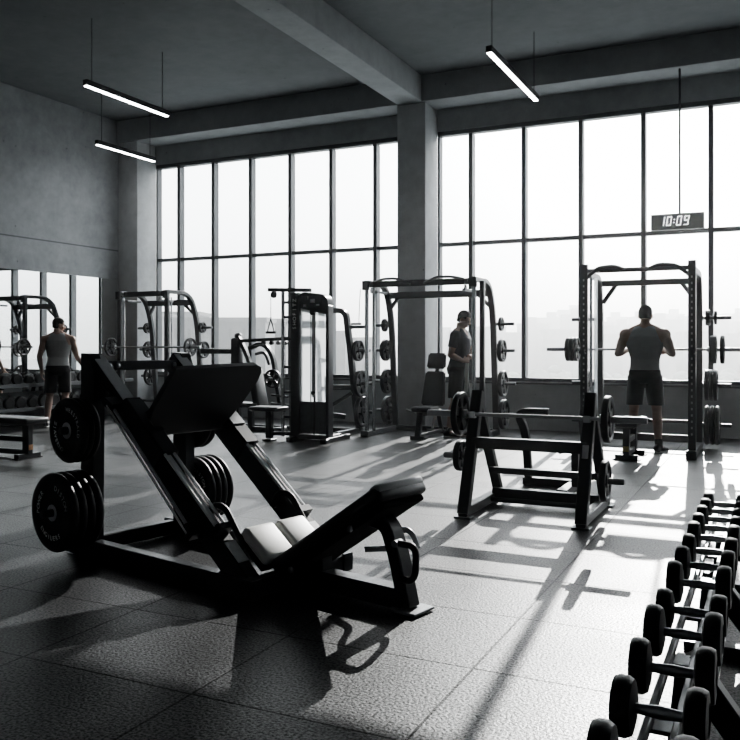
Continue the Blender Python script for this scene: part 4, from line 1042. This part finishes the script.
for i, (u, dd, w, h, tn) in enumerate(near):
    x, y = at(u, dd)
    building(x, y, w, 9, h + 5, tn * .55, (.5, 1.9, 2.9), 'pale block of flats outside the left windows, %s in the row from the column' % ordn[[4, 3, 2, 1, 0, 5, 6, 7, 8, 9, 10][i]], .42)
rows = [(345, 13, .66, [(466, 332), (512, 334), (558, 331), (604, 336), (650, 334), (696, 333), (742, 335)]),  # rows grow paler with distance, haze painted into their tone
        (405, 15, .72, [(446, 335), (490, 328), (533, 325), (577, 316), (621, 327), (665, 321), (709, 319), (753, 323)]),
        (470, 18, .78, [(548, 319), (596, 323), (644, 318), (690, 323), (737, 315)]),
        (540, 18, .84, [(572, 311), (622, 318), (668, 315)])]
i = 0
for dd, w, tn, cols in rows:
    for u, v in cols:
        x, y = at(u, dd)
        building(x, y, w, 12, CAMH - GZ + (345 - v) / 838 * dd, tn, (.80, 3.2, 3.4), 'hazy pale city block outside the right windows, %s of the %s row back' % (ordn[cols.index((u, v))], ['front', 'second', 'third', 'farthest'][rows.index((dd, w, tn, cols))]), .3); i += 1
# pale low roofs and tree clumps below
tm = pmat('hazy_tree', (.14, .16, .14), .9, noise=.35, nscale=.4)
tkm = pmat('hazy_trunk', (.25, .25, .24), .9, noise=.1)
for i, (u, dd, s) in enumerate([(448, 240, 7), (498, 243, 6.5), (541, 240, 7), (589, 243, 7), (640, 245, 5.5), (690, 240, 6), (738, 243, 6.5), (520, 272, 6.5), (566, 275, 7), (612, 275, 6), (716, 272, 6.5)]):
    x, y = at(u, dd); c = MB(); rr = random.Random(i)
    for k in range(9):
        c.ball((rr.uniform(-.6, .6) * s, rr.uniform(-.4, .4) * s, s * rr.uniform(.6, 1.25)), s * rr.uniform(.3, .5), (1, 1, .85), None, 8)
    t = thing('street_tree', 'pale hazy tree below the right windows, %s of its row' % ordn[i], 'tree', (x, y, GZ), 0, 'trees below the windows')
    MB().cone((0, 0, 0), (0, 0, s * .8), s * .08, s * .05, 8).build('trunk', tkm, t); c.build('crown', tm, t, sharp=180)
wm = pmat('pale_roof', (.80, .81, .81), .8, noise=.06)
for i, (u, dd, w, d, h) in enumerate([(645, 305, 13, 9, 5), (600, 307, 11, 8, 5), (692, 305, 12, 9, 5), (740, 305, 11, 9, 5), (554, 307, 12, 8, 5), (508, 305, 11, 8, 5)]):
    x, y = at(u, dd); t = thing('low_hall', 'low pale roofed hall below the right windows, %s of six' % ordn[i], 'building', (x, y, GZ), .3, 'low halls below the windows')
    MB().box((0, 0, h / 2), (w, d, h), 0).build('wall', tkm, t); MB().box((0, 0, h + .2), (w + .6, d + .6, .4), 0).build('roof', wm, t)

# thin haze over the city, added in the hall too as a veil of glare
hm = bpy.data.materials.new('air_haze'); hm.use_nodes = True; hn = hm.node_tree; hn.nodes.clear()
ho = hn.nodes.new('ShaderNodeOutputMaterial'); vs_ = hn.nodes.new('ShaderNodeVolumeScatter')
vs_.inputs['Density'].default_value = HAZE; vs_.inputs['Anisotropy'].default_value = .85; vs_.inputs['Color'].default_value = (.97, .985, 1, 1)
hn.links.new(vs_.outputs[0], ho.inputs['Volume'])
if HAZE > 0:
    hz = MB().box((-200, 750, 5), (2400, 2300, 130), 0).build('haze', hm)
    tag(hz, 'thin pale haze over the city, added in the hall as a veil of glare', 'haze', None, 'stuff')

# ------------------------------------------------------------------ light, sky, camera
w = bpy.data.worlds.new('sky'); SC.world = w; w.use_nodes = True
nt = w.node_tree; N, L = nt.nodes, nt.links; bg = N['Background']
tc = N.new('ShaderNodeTexCoord'); sx = N.new('ShaderNodeSeparateXYZ'); L.new(tc.outputs['Generated'], sx.inputs[0])
cr = N.new('ShaderNodeValToRGB'); L.new(sx.outputs['Z'], cr.inputs[0])
cr.color_ramp.elements[0].position = .0; cr.color_ramp.elements[0].color = (.88, .93, .96, 1)
cr.color_ramp.elements[1].position = .4; cr.color_ramp.elements[1].color = (.93, .97, 1., 1)
L.new(cr.outputs[0], bg.inputs[0]); bg.inputs[1].default_value = SKY
sd = bpy.data.lights.new('sun', 'SUN'); sd.energy = SUN; sd.angle = math.radians(.35); sd.color = (1, .985, .96)
so = bpy.data.objects.new('sun', sd); COL.objects.link(so)
el = math.radians(24.5); az = V((-.0845, 1.069, 0)).normalized()
dirv = V((az.x * math.cos(el), az.y * math.cos(el), math.sin(el)))
so.rotation_euler = dirv.to_track_quat('Z', 'Y').to_euler(); so.location = dirv * 40
cam = bpy.data.cameras.new('camera'); co = bpy.data.objects.new('camera', cam); COL.objects.link(co)
cam.sensor_width = 36; cam.lens = 838 / 740 * 36; cam.shift_y = -25 / 740; cam.clip_end = 3000
co.location = (0, 0, CAMH); co.rotation_euler = (PI / 2, 0, math.atan(404 / 838)); SC.camera = co
SC.view_settings.view_transform = VIEW; SC.view_settings.look = LOOK
SC.view_settings.exposure = EXPO; SC.view_settings.gamma = 1.
SC.cycles.use_denoising = True
SC.cycles.max_bounces = 8; SC.cycles.transparent_max_bounces = 12; SC.cycles.diffuse_bounces = 4; SC.cycles.glossy_bounces = 4
SC.cycles.sample_clamp_indirect = 4
SC.cycles.caustics_reflective = False; SC.cycles.caustics_refractive = False
